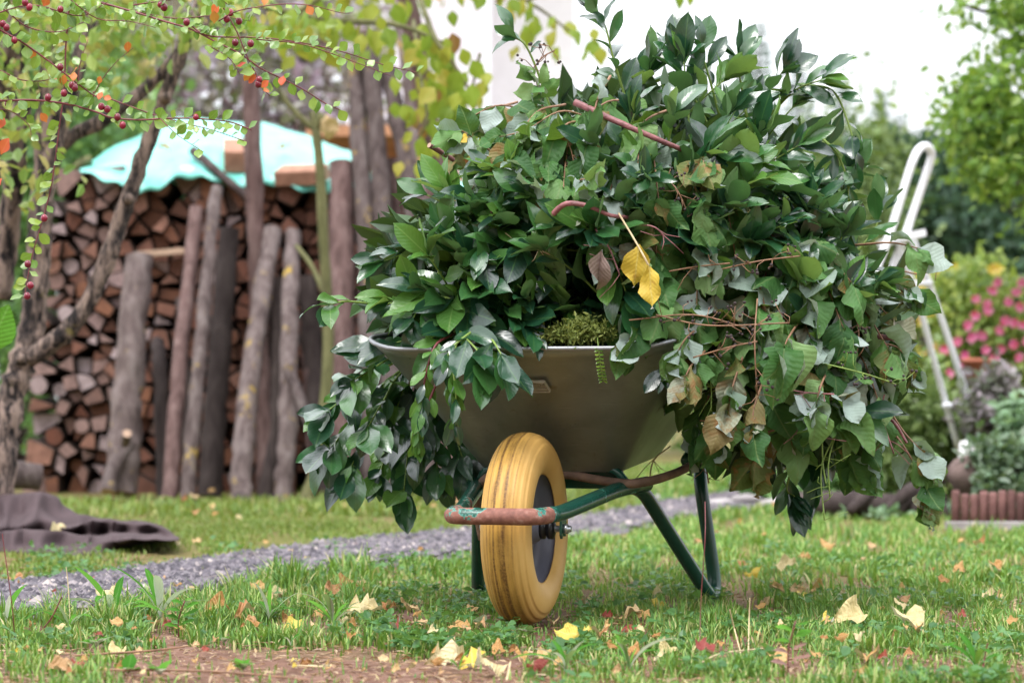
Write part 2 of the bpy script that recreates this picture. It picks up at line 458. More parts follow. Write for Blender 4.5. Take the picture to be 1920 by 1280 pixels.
def tyre_mat():
    m = NT('yellow_tyre_rubber')
    uv = m.n('UVMap').outputs[0]
    sp = m.n('SeparateXYZ', {0: uv})
    u, v = sp.outputs[0], sp.outputs[1]           # u across the profile (.5 = middle of the tread), v around
    ang = m.math('MULTIPLY', v, 2 * math.pi)
    cv = m.n('CombineXYZ', {0: m.math('MULTIPLY', u, 46.0), 1: m.math('MULTIPLY', m.math('SINE', ang), 1.4), 2: m.math('MULTIPLY', m.math('COSINE', ang), 1.4)}).outputs[0]
    streak = m.noise(1.0, cv, 4, .6)
    cv2 = m.n('CombineXYZ', {0: m.math('MULTIPLY', u, 9.0), 1: m.math('MULTIPLY', m.math('SINE', ang), 2.2), 2: m.math('MULTIPLY', m.math('COSINE', ang), 2.2)}).outputs[0]
    patch = m.noise(1.0, cv2, 3)
    speck = m.noise(220, m.obj(), 3)
    d = m.math('ABSOLUTE', m.math('SUBTRACT', u, .52))
    tread = m.math('SUBTRACT', 1.0, m.math('MULTIPLY', d, 7.5), True)
    dirt = m.math('ADD', m.math('MULTIPLY', m.math('SUBTRACT', streak, .36), 3.6), m.math('MULTIPLY', m.math('SUBTRACT', patch, .5), 2.2))
    dirt = m.math('MULTIPLY', dirt, tread, True)
    groove = m.math('MULTIPLY', m.math('SUBTRACT', m.math('SINE', m.math('MULTIPLY', u, 2 * math.pi * 96 / 5)), .55, True), m.math('MULTIPLY', tread, 2.2))
    dirt = m.math('ADD', dirt, m.math('MULTIPLY', groove, .8), True)
    dirt = m.math('MULTIPLY', dirt, m.math('ADD', .25, m.math('MULTIPLY', speck, 1.25)), True)
    yel = m.ramp(m.noise(11, m.obj(), 4), [(.3, (.58, .33, .085, 1)), (.7, (.68, .42, .14, 1))])
    yel = m.mix(m.math('MULTIPLY', tread, .55), yel, (.62, .34, .05, 1))
    c = m.mix(m.math('MULTIPLY', dirt, .95), yel, (.13, .06, .02, 1))
    return m.done(m.principled(c, .5, 0, .35, m.bump(speck, .08, .002)))
MT['tyre'] = tyre_mat()
MT['hub'] = plain('grey_plastic_hub', (.12, .12, .16), .42, 0, var=.15, scale=10)
MT['black'] = plain('black_plastic', (.012, .012, .014), .4, 0, var=.2)
MT['bolt'] = plain('zinc_bolt', (.5, .52, .55), .35, .9, var=.15)
# --- other things
MT['tarp'] = plain('turquoise_tarp', (.17, .62, .53), .30, 0, .9, var=.18, scale=7, bump=.45, bscale=9)
MT['fleece'] = plain('brown_grey_fleece', (.075, .052, .056), .85, 0, .2, var=.22, scale=9, bump=.12, bscale=120)
MT['brick'] = plain('terracotta_brick', (.36, .19, .13), .85, 0, .2, var=.25, scale=20, bump=.4)
MT['white_tube'] = plain('white_lacquered_tube', (.80, .80, .84), .35, 0, .5, var=.05)
MT['white_wall'] = None
def brickwall():
    m = NT('white_painted_brick')
    p = m.pos()
    s = m.n('SeparateXYZ', {0: p})
    v = m.n('CombineXYZ', {0: s.outputs[0], 1: s.outputs[2]}).outputs[0]
    b = m.n('TexBrick', {'Vector': v, 'Color1': (.84, .78, .86, 1), 'Color2': (.80, .74, .83, 1), 'Mortar': (.66, .62, .7, 1), 'Scale': 1.0, 'Mortar Size': .01, 'Brick Width': .25, 'Row Height': .083})
    return m.done(m.principled(b.outputs[0], .8, 0, .2, m.bump(b.outputs['Fac'], .3, .01)))
MT['white_wall'] = brickwall()
MT['plaster'] = plain('white_plaster', (.88, .86, .88), .8, 0, .2, var=.04)
MT['rooftile'] = plain('orange_roof_tile', (.45, .22, .12), .8, 0, .2, var=.25, scale=8)
MT['tanwood'] = plain('tan_timber', (.50, .30, .19), .75, 0, .25, var=.2, scale=9)
MT['redwood'] = plain('red_brown_palisade', (.17, .085, .078), .8, 0, .2, var=.3, scale=15, bump=.4, vary_obj=.25)
MT['stone'] = plain('grey_stone', (.34, .31, .31), .85, 0, .2, var=.3, scale=9, bump=.5, vary_obj=.2)
MT['pot'] = plain('terracotta_pot', (.38, .13, .08), .75, 0, .3, var=.2)
MT['greymetal'] = plain('grey_metal_bar', (.2, .2, .25), .5, .3, var=.1)
MT['rock'] = plain('brown_root_stone', (.17, .12, .11), .9, 0, .2, var=.45, scale=9, bump=.8, bscale=14)
# ------------------------------------------------------------------ leaf meshes (shared by all the leaves of a kind)
def prof_ell(t, a=.9, tip=1.0):
    if t < .07: return .035
    u = (t - .07) / .93
    return max(0.004, math.sin(math.pi * u ** 1.08) ** .74 * (1 - .06 * u)) if u < 1 else .004
def prof_ovate(t):
    if t < .09: return .03
    u = (t - .09) / .91
    return max(.004, math.sin(math.pi * u ** .68) ** 1.0)
def prof_round(t):
    if t < .08: return .04
    u = (t - .08) / .92
    return max(.01, math.sqrt(max(0, 1 - (2 * u - 1) ** 2)) ** .85)
def prof_coto(t):
    if t < .1: return .04
    u = (t - .1) / .9
    return max(.006, math.sin(math.pi * u ** .95) ** .8)
def prof_oak(t):
    if t < .1: return .03
    u = (t - .1) / .9
    return max(.01, math.sin(math.pi * u ** 1.15) ** .7 * (.72 + .34 * math.sin(u * 19)))
def prof_strap(t):
    return max(.01, (math.sin(math.pi * min(1, t * .93 + .07)) ** .6) * (.45 + .6 * t if t < .6 else .81))

def leaf_mesh(name, mat, prof, W, nL=7, fold=.25, curl=.15, wave=0.0, twist=0.0, serr=0.0, crumple=0.0, seed=0, s_pts=(-1, -.5, 0, .5, 1)):
    rn = random.Random(seed)
    v, f, uv = [], [], []
    m = len(s_pts)
    ph = rn.uniform(0, 6)
    off = Vector((rn.uniform(0, 50), rn.uniform(0, 50), rn.uniform(0, 50)))
    y = 0.0; z = 0.0; ang = .35 * curl
    for i in range(nL + 1):
        t = i / nL
        w = prof(t) * W
        if serr and 0 < i < nL: w *= 1 + serr * (1 if i % 2 else -1)
        tw = twist * t
        for s in s_pts:
            x = s * w
            zz = fold * abs(x) + wave * math.sin(ph + t * 11 + s * 2) * abs(s) * W
            if crumple:
                zz += crumple * mnoise.noise(off + Vector((x * 4.5, t * 4.5, 0)))
            xx = x * math.cos(tw) - zz * math.sin(tw)
            zz2 = x * math.sin(tw) + zz * math.cos(tw)
            v.append((xx, y - zz2 * math.sin(-ang) * .3, z + zz2))
            uv.append((s * .5 * min(1, prof(t)) + .5, t))
        st = 1 / nL
        ang_n = .35 * curl - curl * 2.0 * t
        y += st * math.cos(ang_n); z += st * math.sin(ang_n); ang = ang_n
    for i in range(nL):
        for k in range(m - 1):
            a = i * m + k
            f.append((a, a + 1, a + 1 + m, a + m))
    me = bpy.data.meshes.new(name)
    me.from_pydata(v, [], f)
    ul = me.uv_layers.new(name='UVMap')
    for p in me.polygons:
        p.use_smooth = True
        for li in p.loop_indices:
            ul.data[li].uv = uv[me.loops[li].vertex_index]
    me.materials.append(mat)
    return me

LEAF = {}
LEAF['laurel'] = [leaf_mesh('laurel_leaf', MT['laurel'], prof_ell, w, 7, fo, cu, .12, tw, seed=i) for i, (w, fo, cu, tw) in enumerate(
    [(.205, .32, .22, 0), (.225, .2, .12, .2), (.19, .42, .35, -.2), (.215, .25, -.08, .3), (.20, .15, .5, -.25), (.235, .3, .05, 0)])]
LEAF['wilt'] = [leaf_mesh('wilted_leaf', MT['wilt'], prof_ovate, w, 9, fo, cu, .3, tw, .035, cr, seed=20 + i) for i, (w, fo, cu, tw, cr) in enumerate(
    [(.29, -.5, .5, .3, .10), (.32, -.8, .35, -.4, .12), (.26, .7, .7, .6, .12), (.30, .35, -.4, -.5, .10), (.24, 1.3, .7, .9, .12), (.34, -.25, .3, .2, .08), (.27, -1.2, .6, -.7, .14), (.31, .15, .9, .4, .10)])]
LEAF['coto'] = [leaf_mesh('cotoneaster_leaf', MT['coto'], prof_coto, w, 6, fo, cu, .1, 0, seed=40 + i, s_pts=(-1, 0, 1)) for i, (w, fo, cu) in enumerate([(.36, .2, .1), (.32, .35, .3), (.4, .1, -.2)])]
LEAF['lime'] = [leaf_mesh('broad_leaf', MT['lime'], prof_ovate, w, 6, fo, cu, .12, tw, seed=50 + i) for i, (w, fo, cu, tw) in enumerate([(.34, .2, .3, .2), (.37, .1, .1, -.2), (.3, .4, .4, .4)])]
LEAF['fall'] = [leaf_mesh('fallen_leaf', MT['fall'], pr, w, 9, fo, cu, .3, tw, .03, cr, seed=60 + i) for i, (pr, w, fo, cu, tw, cr) in enumerate(
    [(prof_ovate, .36, .7, .7, .3, .2), (prof_ovate, .30, -.4, -.5, -.4, .22), (prof_ovate, .40, .3, -.4, .2, .18), (prof_oak, .34, .3, .35, .2, .2), (prof_oak, .38, -.3, -.3, -.3, .16), (prof_ovate, .26, 1.2, .9, .9, .25)])]
LEAF['strap'] = [leaf_mesh('strap_leaf', MT['weed'], prof_strap, w, 7, fo, cu, .05, tw, seed=80 + i, s_pts=(-1, 0, 1)) for i, (w, fo, cu, tw) in enumerate([(.085, .4, .6, .3), (.10, .3, .95, -.3), (.06, .5, .4, .5), (.05, .5, .8, -.5)])]
LEAF['weed'] = [leaf_mesh('weed_leaf', MT['weed'], prof_ovate, w, 6, fo, cu, .1, tw, .04, .05, seed=90 + i) for i, (w, fo, cu, tw) in enumerate([(.3, .3, .3, .1), (.26, .2, .5, -.2)])]

def sphere_mesh(name, mat, n=8, m=6, sz=1.12):
    mb = MB()
    for i in range(m + 1):
        a = math.pi * i / m
        for k in range(n):
            b = 2 * math.pi * k / n
            mb.v.append(Vector((math.sin(a) * math.cos(b), math.sin(a) * math.sin(b), math.cos(a) * sz)))
    f = []
    for i in range(m):
        for k in range(n):
            q = (i * n + k, (i + 1) * n + k, (i + 1) * n + (k + 1) % n, i * n + (k + 1) % n)
            f.append(q)
    me = bpy.data.meshes.new(name)
    me.from_pydata([tuple(v) for v in mb.v], [], f)
    for p in me.polygons: p.use_smooth = True
    me.materials.append(mat)
    return me
BERRY = sphere_mesh('berry', MT['berry'])
BEAD = sphere_mesh('seed_head', MT['bead'], 6, 4, 1.0)

# ------------------------------------------------------------------ masses of small leaves as one mesh
def cloud(name, pts, size, aspect, mat, parent=None, dirs=None, nrm=None, jitter=.5, fold=.25, rnd=None, smooth=False):
    """every point carries one folded leaf (four corners, two triangles... doubled along the rib)"""
    pts = np.asarray(pts, float); n = len(pts)
    size = np.broadcast_to(np.asarray(size, float), (n,)) * RNG.uniform(1 - jitter, 1 + jitter, n)
    if dirs is None:
        dirs = RNG.normal(size=(n, 3))
    d = dirs / np.linalg.norm(dirs, axis=1, keepdims=True)
    if nrm is None:
        nrm = RNG.normal(size=(n, 3)) + np.array([0, -.3, .7])
    nn = nrm - d * (nrm * d).sum(1, keepdims=True)
    nn /= np.linalg.norm(nn, axis=1, keepdims=True) + 1e-9
    x = np.cross(d, nn)
    s = size[:, None]; w = s * aspect / 2
    h = w * fold
    v = np.empty((n, 6, 3))
    v[:, 0] = pts
    v[:, 1] = pts + d * s * .35 - x * w + nn * h
    v[:, 2] = pts + d * s * .72 - x * w * .75 + nn * h * .6
    v[:, 3] = pts + d * s - nn * s * .08
    v[:, 4] = pts + d * s * .72 + x * w * .75 + nn * h * .6
    v[:, 5] = pts + d * s * .35 + x * w + nn * h
    base = np.arange(n)[:, None] * 6
    f1 = base + np.array([[0, 3, 2, 1]]); f2 = base + np.array([[0, 5, 4, 3]])
    faces = np.concatenate([f1, f2], 1).reshape(-1, 4)
    off = np.array(origin(parent)) if parent else np.zeros(3)
    return npmesh(name, v.reshape(-1, 3) - off, faces, mat, parent, np.repeat(RNG.uniform(0, 1, n) if rnd is None else rnd, 6), smooth)

def npmesh(name, v, faces, mat, parent=None, rnd=None, smooth=False):
    me = bpy.data.meshes.new(name)
    k = faces.shape[1]
    me.vertices.add(len(v)); me.vertices.foreach_set('co', np.ascontiguousarray(v, dtype=np.float32).ravel())
    me.loops.add(faces.size); me.loops.foreach_set('vertex_index', np.ascontiguousarray(faces, dtype=np.int32).ravel())
    me.polygons.add(len(faces)); me.polygons.foreach_set('loop_start', np.arange(0, faces.size, k, dtype=np.int32))
    me.polygons.foreach_set('use_smooth', np.full(len(faces), smooth))
    me.update(calc_edges=True)
    if rnd is not None:
        a = me.attributes.new('rnd', 'FLOAT', 'POINT'); a.data.foreach_set('value', np.asarray(rnd, dtype=np.float32))
    me.materials.append(mat)
    o = bpy.data.objects.new(name, me); COL.objects.link(o)
    if parent: o.parent = parent
    return o

def blob_pts(n, c, r, shell=.55, clumps=0, cr=.3):
    """points in an ellipsoid, denser towards its skin, optionally gathered in clumps"""
    d = RNG.normal(size=(n, 3)); d /= np.linalg.norm(d, axis=1, keepdims=True)
    q = RNG.uniform(shell, 1, n)[:, None] ** .6
    p = d * q
    if clumps:
        cc = RNG.normal(size=(clumps, 3)); cc /= np.linalg.norm(cc, axis=1, keepdims=True)
        cc *= RNG.uniform(shell, 1.0, clumps)[:, None]
        p = cc[RNG.integers(0, clumps, n)] + RNG.normal(size=(n, 3)) * cr
    return np.array(c) + p * np.array(r)

# ------------------------------------------------------------------ ground, path
def pnoise(x, y, s, o=0.0):
    return mnoise.noise(Vector((x * s + o, y * s - o, o)))

NEAR = [(-700, 1290), (-300, 1215), (0, 1176), (150, 1154), (400, 1116), (600, 1078), (800, 1052), (950, 1032), (1150, 1003), (1300, 972), (1480, 948), (1700, 925)]
FAR = [(-700, 1160), (-300, 1110), (0, 1100), (150, 1082), (400, 1050), (620, 1020), (840, 999), (1100, 970), (1300, 935), (1480, 910), (1700, 895)]
def interp(tab, x):
    for (x0, y0), (x1, y1) in zip(tab, tab[1:]):
        if x <= x1: return y0 + (y1 - y0) * (x - x0) / (x1 - x0)
    return tab[-1][1]

xs = sorted(set([round(v, 3) for v in list(np.linspace(-2.2, 2.2, 111)) + list(np.linspace(-9, -2.3, 16)) + list(np.linspace(2.3, 9, 16)) + [-250, -120, -60, -30, -15, 15, 30, 60, 120, 250]]))
ys = sorted(set([round(v, 3) for v in list(np.linspace(2.8, 7.5, 118)) + list(np.linspace(7.6, 14, 40)) + [-60, -20, -6, -2, 0, 1, 2, 15, 17, 20, 25, 32, 45, 70, 120, 200, 330]]))
gv = []
for yy in ys:
    for xx in xs:
        z = 0.0
        if abs(xx) < 6 and 1 < yy < 14:
            z = .010 * pnoise(xx, yy, 2.1) + .006 * pnoise(xx, yy, 7, 3) + .003 * pnoise(xx, yy, 22, 9) - .004
        gv.append((xx, yy, z))
nx = len(xs)
gf = [(j * nx + i, j * nx + i + 1, (j + 1) * nx + i + 1, (j + 1) * nx + i) for j in range(len(ys) - 1) for i in range(nx - 1)]

def ground_mat():
    m = NT('lawn_soil')
    p = m.pos()
    n1 = m.noise(1.6, p, 5, .6)
    n2 = m.noise(14, p, 6, .65)
    n3 = m.noise(90, p, 4, .6)
    soil = m.ramp(n2, [(.3, (.10, .052, .036, 1)), (.55, (.18, .10, .072, 1)), (.75, (.28, .17, .13, 1))])
    soil = m.mix(m.math('MULTIPLY', m.math('SUBTRACT', n3, .56, True), 5, True), soil, (.40, .29, .23, 1))
    moss = m.ramp(n2, [(.3, (.075, .085, .02, 1)), (.5, (.125, .125, .03, 1)), (.72, (.20, .16, .07, 1))])
    sp = m.n('SeparateXYZ', {0: p})
    far = m.math('MULTIPLY', m.math('SUBTRACT', sp.outputs[1], 4.75), .6, True)
    f = m.math('ADD', m.math('MULTIPLY', m.math('SUBTRACT', n1, .5), 2.2), m.math('SUBTRACT', m.math('MULTIPLY', far, .9), .12), True)
    c = m.mix(f, soil, moss)
    return m.done(m.principled(c, .95, 0, .15, m.bump(m.math('ADD', n2, m.math('MULTIPLY', n3, .5)), .5, .012)))
me = bpy.data.meshes.new('lawn')
me.from_pydata(gv, [], gf)
for p in me.polygons: p.use_smooth = True
me.materials.append(ground_mat())
lawn = bpy.data.objects.new('lawn', me); COL.objects.link(lawn)
tag(lawn, 'mossy brown garden lawn ground under grass and leaves', 'ground', kind='structure')

def path_mat():
    m = NT('gravel_path')
    p = m.pos()
    vo = m.n('TexVoronoi', {'Vector': p, 'Scale': 130})
    n = m.noise(7, p, 5)
    c = m.ramp(vo.outputs['Color'], [(.1, (.09, .08, .09, 1)), (.5, (.155, .14, .155, 1)), (.9, (.27, .245, .26, 1))])
    c = m.mix(m.math('MULTIPLY', m.math('SUBTRACT', n, .5, True), 3, True), c, (.15, .105, .08, 1))
    return m.done(m.principled(c, .9, 0, .2, m.bump(vo.outputs['Distance'], .8, .006)))
pv, pf = [], []
COLS = list(range(-700, 1701, 24))
ROWS = 14
for i, px in enumerate(COLS):
    a, b = G(px, interp(NEAR, px)), G(px, interp(FAR, px))
    for j in range(ROWS + 1):
        t = j / ROWS
        q = a.lerp(b, t)
        e = min(t, 1 - t)
        edge = .10 * pnoise(q.x, q.y, 5) if j in (0, ROWS) else 0
        z = .018 + .006 * pnoise(q.x, q.y, 6) + .003 * pnoise(q.x, q.y, 30)
        if j in (0, ROWS): z = -.006
        pv.append((q.x, q.y + edge, z))
for i in range(len(COLS) - 1):
    for j in range(ROWS):
        a = i * (ROWS + 1) + j
        pf.append((a, a + ROWS + 1, a + ROWS + 2, a + 1))
me = bpy.data.meshes.new('gravel_path')
me.from_pydata(pv, [], pf)
for p in me.polygons: p.use_smooth = True
me.materials.append(path_mat())
path = bpy.data.objects.new('gravel_path', me); COL.objects.link(path)
tag(path, 'grey gravel path crossing the lawn behind the wheelbarrow', 'path', kind='structure')

# loose stones of the path: nobody could count them
st_p = []
while len(st_p) < 9000:
    px = random.uniform(-60, 1500); t = random.uniform(.03, .97)
    py = interp(NEAR, px) + (interp(FAR, px) - interp(NEAR, px)) * t
    q = G(px, py); q.y += random.uniform(-.05, .05); st_p.append((q.x, q.y, .018 + .006 * pnoise(q.x, q.y, 6)))
st_p = np.array(st_p); n = len(st_p)
oct_ = np.array([(1, 0, 0), (0, 1, 0), (-1, 0, 0), (0, -1, 0), (0, 0, .7), (0, 0, -.7)], float)
sv = oct_[None] * RNG.uniform(.6, 1.3, (n, 6, 1)) * (RNG.gamma(2.2, .0021, n) + .0025)[:, None, None]
a = RNG.uniform(0, 6.28, n)
sv = np.stack([sv[..., 0] * np.cos(a)[:, None] - sv[..., 1] * np.sin(a)[:, None], sv[..., 0] * np.sin(a)[:, None] + sv[..., 1] * np.cos(a)[:, None], sv[..., 2]], -1) + st_p[:, None]
of = np.array([(0, 1, 4), (1, 2, 4), (2, 3, 4), (3, 0, 4), (1, 0, 5), (2, 1, 5), (3, 2, 5), (0, 3, 5)])
fc = (np.arange(n)[:, None, None] * 6 + of[None]).reshape(-1, 3)
mm = NT('gravel_stones')
r_ = mm.n('Attribute', attribute_name='rnd').outputs['Fac']
gm = mm.done(mm.principled(mm.ramp(r_, [(0, (.06, .055, .065, 1)), (.55, (.14, .125, .145, 1)), (.9, (.24, .21, .23, 1)), (1, (.5, .43, .40, 1))]), .85, 0, .25))
gravel = npmesh('gravel', sv.reshape(-1, 3), fc, gm, None, np.repeat(RNG.uniform(0, 1, n), 6))
tag(gravel, 'loose grey gravel stones lying on the path', 'gravel', kind='stuff')

# ------------------------------------------------------------------ grass
def in_path(px, py, m=0):
    return interp(FAR, px) - m < py < interp(NEAR, px) + m
def gdens(px, py):
    """how thick the grass stands (0..1) and how tall (m)"""
    nea = interp(NEAR, px)
    w = pnoise(px / 150, py / 60, 1.0, 4)
    if in_path(px, py, 0):
        e = min(nea - py, py - interp(FAR, px))
        pt = pnoise(px / 60, py / 18, 1.0, 31)
        return (.32, .028) if e < 9 else (max(.02, .5 * pt + (.12 if px > 680 else .02)), .022)
    if py < nea:                                     # behind the path
        if px < 1200: return (.32 + .8 * w, .018)
        return (.6, .04)
    k = .43; h = .030
    clump = pnoise(px / 70, py / 26, 1.0, 21) + .5 * pnoise(px / 28, py / 12, 1.0, 5)
    h *= 1 + .9 * clump; k *= 1 + 1.1 * clump
    bare = py - (1212 + .00004 * (px - 600) ** 2 + 20 * w)
    if px < 230 + 40 * w and bare > 0: k *= .4; h *= .8
    elif px < 980 and bare > 0: k = max(.012, .16 - bare / 70); h = .022
    elif py > 1225: k *= .55; h *= .75
    if px < 700 and py < 1185 and py - nea < 70: h = .048 * (1 + .9 * clump)
    if px < 180: k *= .8
    if 890 < px < 1080 and 1150 < py < 1200: k *= .45; h *= .6
    if 700 < px < 1250 and py > 1080: h *= .72
    if px > 1250: h *= 1.05
    k *= max(.12, 1 + 1.8 * pnoise(px / 90, py / 40, 1.0, 11))
    return k, h
bl, cl, lt, ms = [], [], [], []
cand = 0
while cand < 250000:
    cand += 1
    Y = 3.62 + 5.6 * random.random() ** 1.5
    hw = .245 * Y
    X = random.uniform(-hw, hw)
    px, py = 960 + F * X / Y, HY + F * HC / Y
    k, h = gdens(px, py)
    if random.random() < k * (1.0 if Y < 5.6 else .8):
        bl.append((X, Y, h * random.uniform(.45, 1.35), px, py))
for _ in range(60000):                               # thinner towards the back
    Y = random.uniform(9.0, 15.5); X = random.uniform(-.245, .245) * Y
    px, py = 960 + F * X / Y, HY + F * HC / Y
    if px < 560 and Y > 10.2 or in_path(px, py): continue
    if random.random() < .55 + .6 * pnoise(X, Y, 1.1, 3): bl.append((X, Y, random.uniform(.02, .06), px, py))
bl = np.array(bl)
n = len(bl)
hgt = bl[:, 2]
behind = np.array([b[4] < interp(FAR, b[3]) + 4 and b[3] < 1200 for b in bl])
def blades(name, sel, mat, lab):
    b = bl[sel]; n = len(b)
    az = RNG.uniform(0, 2 * math.pi, n); lean = RNG.uniform(.1, 1.0, n)
    h = b[:, 2]; w = RNG.uniform(.0010, .0025, n) * (1 + (b[:, 1] > 5.5) * .6 + (b[:, 1] > 9) * 1.6)
    dx, dy = np.cos(az), np.sin(az)
    base = np.stack([b[:, 0], b[:, 1], np.full(n, -.006)], 1)
    sx = np.stack([-dy, dx, np.zeros(n)], 1) * w[:, None]
    def lvl(t): 
        return base + np.stack([dx * lean * h * t * t * .9, dy * lean * h * t * t * .9, h * (t - .32 * lean * t * t) + .006 * t], 1)
    v = np.empty((n, 7, 3))
    v[:, 0], v[:, 1] = base - sx, base + sx
    p = lvl(.4); v[:, 2], v[:, 3] = p - sx * .95, p + sx * .95
    p = lvl(.75); v[:, 4], v[:, 5] = p - sx * .65, p + sx * .65
    v[:, 6] = lvl(1.0)
    bs = np.arange(n)[:, None] * 7
    fq = np.concatenate([bs + np.array([[0, 1, 3]]), bs + np.array([[0, 3, 2]]), bs + np.array([[2, 3, 5]]), bs + np.array([[2, 5, 4]]), bs + np.array([[4, 5, 6]])], 1).reshape(-1, 3)
    r = np.clip(RNG.beta(1.7, 2.2, n), 0, 1)
    pn = np.array([mnoise.noise(Vector((q[0] * 2.2, q[1] * 2.2, 3))) + .6 * mnoise.noise(Vector((q[0] * 7, q[1] * 7, 9))) for q in b])
    r = np.clip(r + .45 * pn, 0, .84)
    r = np.where(RNG.uniform(0, 1, n) < .07 + .12 * np.clip(pn, 0, 1), 1.0, r)
    o = npmesh(name, v.reshape(-1, 3), fq, mat, None, np.repeat(r, 7), True)
    return tag(o, lab, 'grass', kind='stuff')
blades('grass', ~behind, MT['grass'], 'green lawn grass blades around the wheelbarrow')
blades('short_grass', behind, MT['mossgrass'], 'short yellowish grass and moss between path and woodpile')

# broad little leaves between the blades
cp = []
while len(cp) < 6500:
    Y = 3.62 + 3.6 * random.random() ** 1.4; X = random.uniform(-.245, .245) * Y
    px, py = 960 + F * X / Y, HY + F * HC / Y
    k, h = gdens(px, py)
    q = pnoise(X, Y, 3.2, 17)
    boost = 1.0 if (700 < px < 1120 and 1120 < py < 1275) else .25
    if k > .3 and random.random() < max(0, q + .1 + .6 * boost) : cp.append((X, Y, random.uniform(.002, .03)))
cp = np.array(cp); n = len(cp)
dd = RNG.normal(size=(n, 3)); dd[:, 2] = np.abs(dd[:, 2]) * .35
o = cloud('ground_cover', cp, .017, .75, MT['clover'], None, dd, np.tile([0, 0, 1.0], (n, 1)) + RNG.normal(size=(n, 3)) * .4)
tag(o, 'low clover and small broad weeds in the lawn', 'weeds', kind='stuff')
# dry crumbs and straw on the bare soil
lp = []
while len(lp) < 8500:
    Y = 3.62 + 3.2 * random.random() ** 1.6; X = random.uniform(-.245, .245) * Y
    px, py = 960 + F * X / Y, HY + F * HC / Y
    if in_path(px, py): continue
    k, h = gdens(px, py)
    if random.random() < (.95 if k < .35 else .35): lp.append((X, Y, random.uniform(.001, .008)))
lp = np.array(lp); n = len(lp)
dd = RNG.normal(size=(n, 3)); dd[:, 2] *= .12
asp = RNG.choice([.12, .2, .6], n)
o = cloud('leaf_litter', lp, .016, .22, MT['litter'], None, dd, np.tile([0, 0, 1.0], (n, 1)) + RNG.normal(size=(n, 3)) * .3, jitter=.75)
tag(o, 'brown dry crumbs and straw scattered on bare soil', 'leaf litter', kind='stuff')

# ------------------------------------------------------------------ far background
# white house behind the garden
house = empty('house', P(930, 745, 30), 'pale white painted brick house rising behind the leaning posts', 'house')
house.location.z = 0
mb = MB()
x0, x1, x2 = (640 - 960) / F * 30, (903 - 960) / F * 30, (1078 - 960) / F * 31
mb.quadbox(((x0 + x1) / 2, 33, 4.2), x1 - x0, 6, 8.4)
mb.build('wall', MT['white_wall'], house, False, 'lavender white brick wall')
mb = MB(); mb.quadbox(((x1 + x2) / 2 + .05, 34.6, 4.2), x2 - x1 - .1, 6.6, 8.4); mb.build('gable_wall', MT['plaster'], house, False)
mb = MB(); mb.tube([(x1 + .07, 29.9, 0), (x1 + .07, 29.9, 8.3)], .055, 10); mb.build('downpipe', MT['white_tube'], house)
mb = MB(); mb.quadbox(((x0 + x2) / 2, 33.5, 8.6), x2 - x0 + .6, 9, .35); mb.build('roof', MT['rooftile'], house, False)
# tan boards / low roof edge right behind the posts
shed = empty('timber_shed', P(740, 745, 14.5), 'low shed with tan orange boards behind the leaning posts', 'shed')
shed.location.z = 0
for k in range(9):
    mb = MB(); z = P(0, 335, 14.5).z - .10 * k
    xa, xb = P(600, 0, 14.5).x, P(935, 0, 14.5).x
    mb.quadbox(((xa + xb) / 2, 14.5 + random.uniform(-.006, .006), z), xb - xa, .03, .094); mb.build('board', MT['tanwood'], shed, False)
mb = MB(); mb.quadbox((P(770, 0, 14.5).x, 14.8, P(0, 268, 14.5).z), 1.3, .9, .07, Matrix.Rotation(rad(-8), 3, 'X')); mb.build('roof', MT['rooftile'], shed, False)
mb = MB(); mb.quadbox((P(770, 0, 14.5).x, 15.0, .6), 1.0, .9, 1.18); mb.build('back_wall', MT['tanwood'], shed, False)

def shrub(name, label, cat, base, blobs, mat, size, n, stems=3, bark='bark_dark', group=None, aspect=.6, clumps=40, cr=.22, shell=.35):
    """blobs: (px, py, Y, rx, ry, rz) ellipsoids of foliage"""
    root = empty(name, base, label, cat, group)
    mb = MB()
    for i in range(stems):
        b = blobs[i % len(blobs)]
        c = P(b[0], b[1], b[2]) + Vector((random.uniform(-.3, .3) * b[3], 0, random.uniform(-.1, .3) * b[5]))
        a = Vector(base) + Vector((random.uniform(-.12, .12), random.uniform(-.1, .1), 0))
        mid = a.lerp(c, .5) + Vector((random.uniform(-.1, .1), 0, .1))
        mb.tube(catmull([a, mid, c], 4), [.045 * (1 - .07 * k) for k in range(9)], 7, jit=.15)
    mb.build('trunk', MT[bark], root)
    tot = sum(b[3] * b[5] for b in blobs)
    pp = np.concatenate([blob_pts(int(n * b[3] * b[5] / tot), P(b[0], b[1], b[2]), (b[3], b[4], b[5]), shell, clumps, cr) for b in blobs])
    pp = pp[pp[:, 2] > .02]
    cloud('crown', pp, size, aspect, mat, root)
    return root

shrub('purple_shrub', 'tall shrub with purple and green autumn foliage behind the woodpile', 'shrub', (-2.1, 16.5, 0),
      [(420, 130, 16.5, .95, .7, 1.0), (600, 180, 16.5, .7, .6, .9), (300, 250, 16.3, .6, .6, .8), (560, 20, 16.8, .9, .6, .9), (480, 420, 16.5, 1.2, .5, 1.2)], MT['purple'], .085, 7500, 5, clumps=60)
shrub('autumn_shrub', 'yellow green and orange autumn shrub at far left behind the tree', 'shrub', (-3.2, 15.0, 0),
      [(170, 90, 15, .45, .5, 1.0), (40, 90, 15, .7, .6, 1.2), (-60, 260, 15, .6, .6, 1.0)], MT['autumn'], .09, 6500, 5, clumps=60)
shrub('evergreen_shrub', 'dark green shrub just behind the left end of the woodpile', 'shrub', (-2.9, 14.0, 0),
      [(180, 260, 14, .5, .5, .6), (60, 380, 14, .6, .5, .9), (40, 600, 14, .5, .4, .9)], MT['shrub'], .08, 5200, 3, clumps=40)
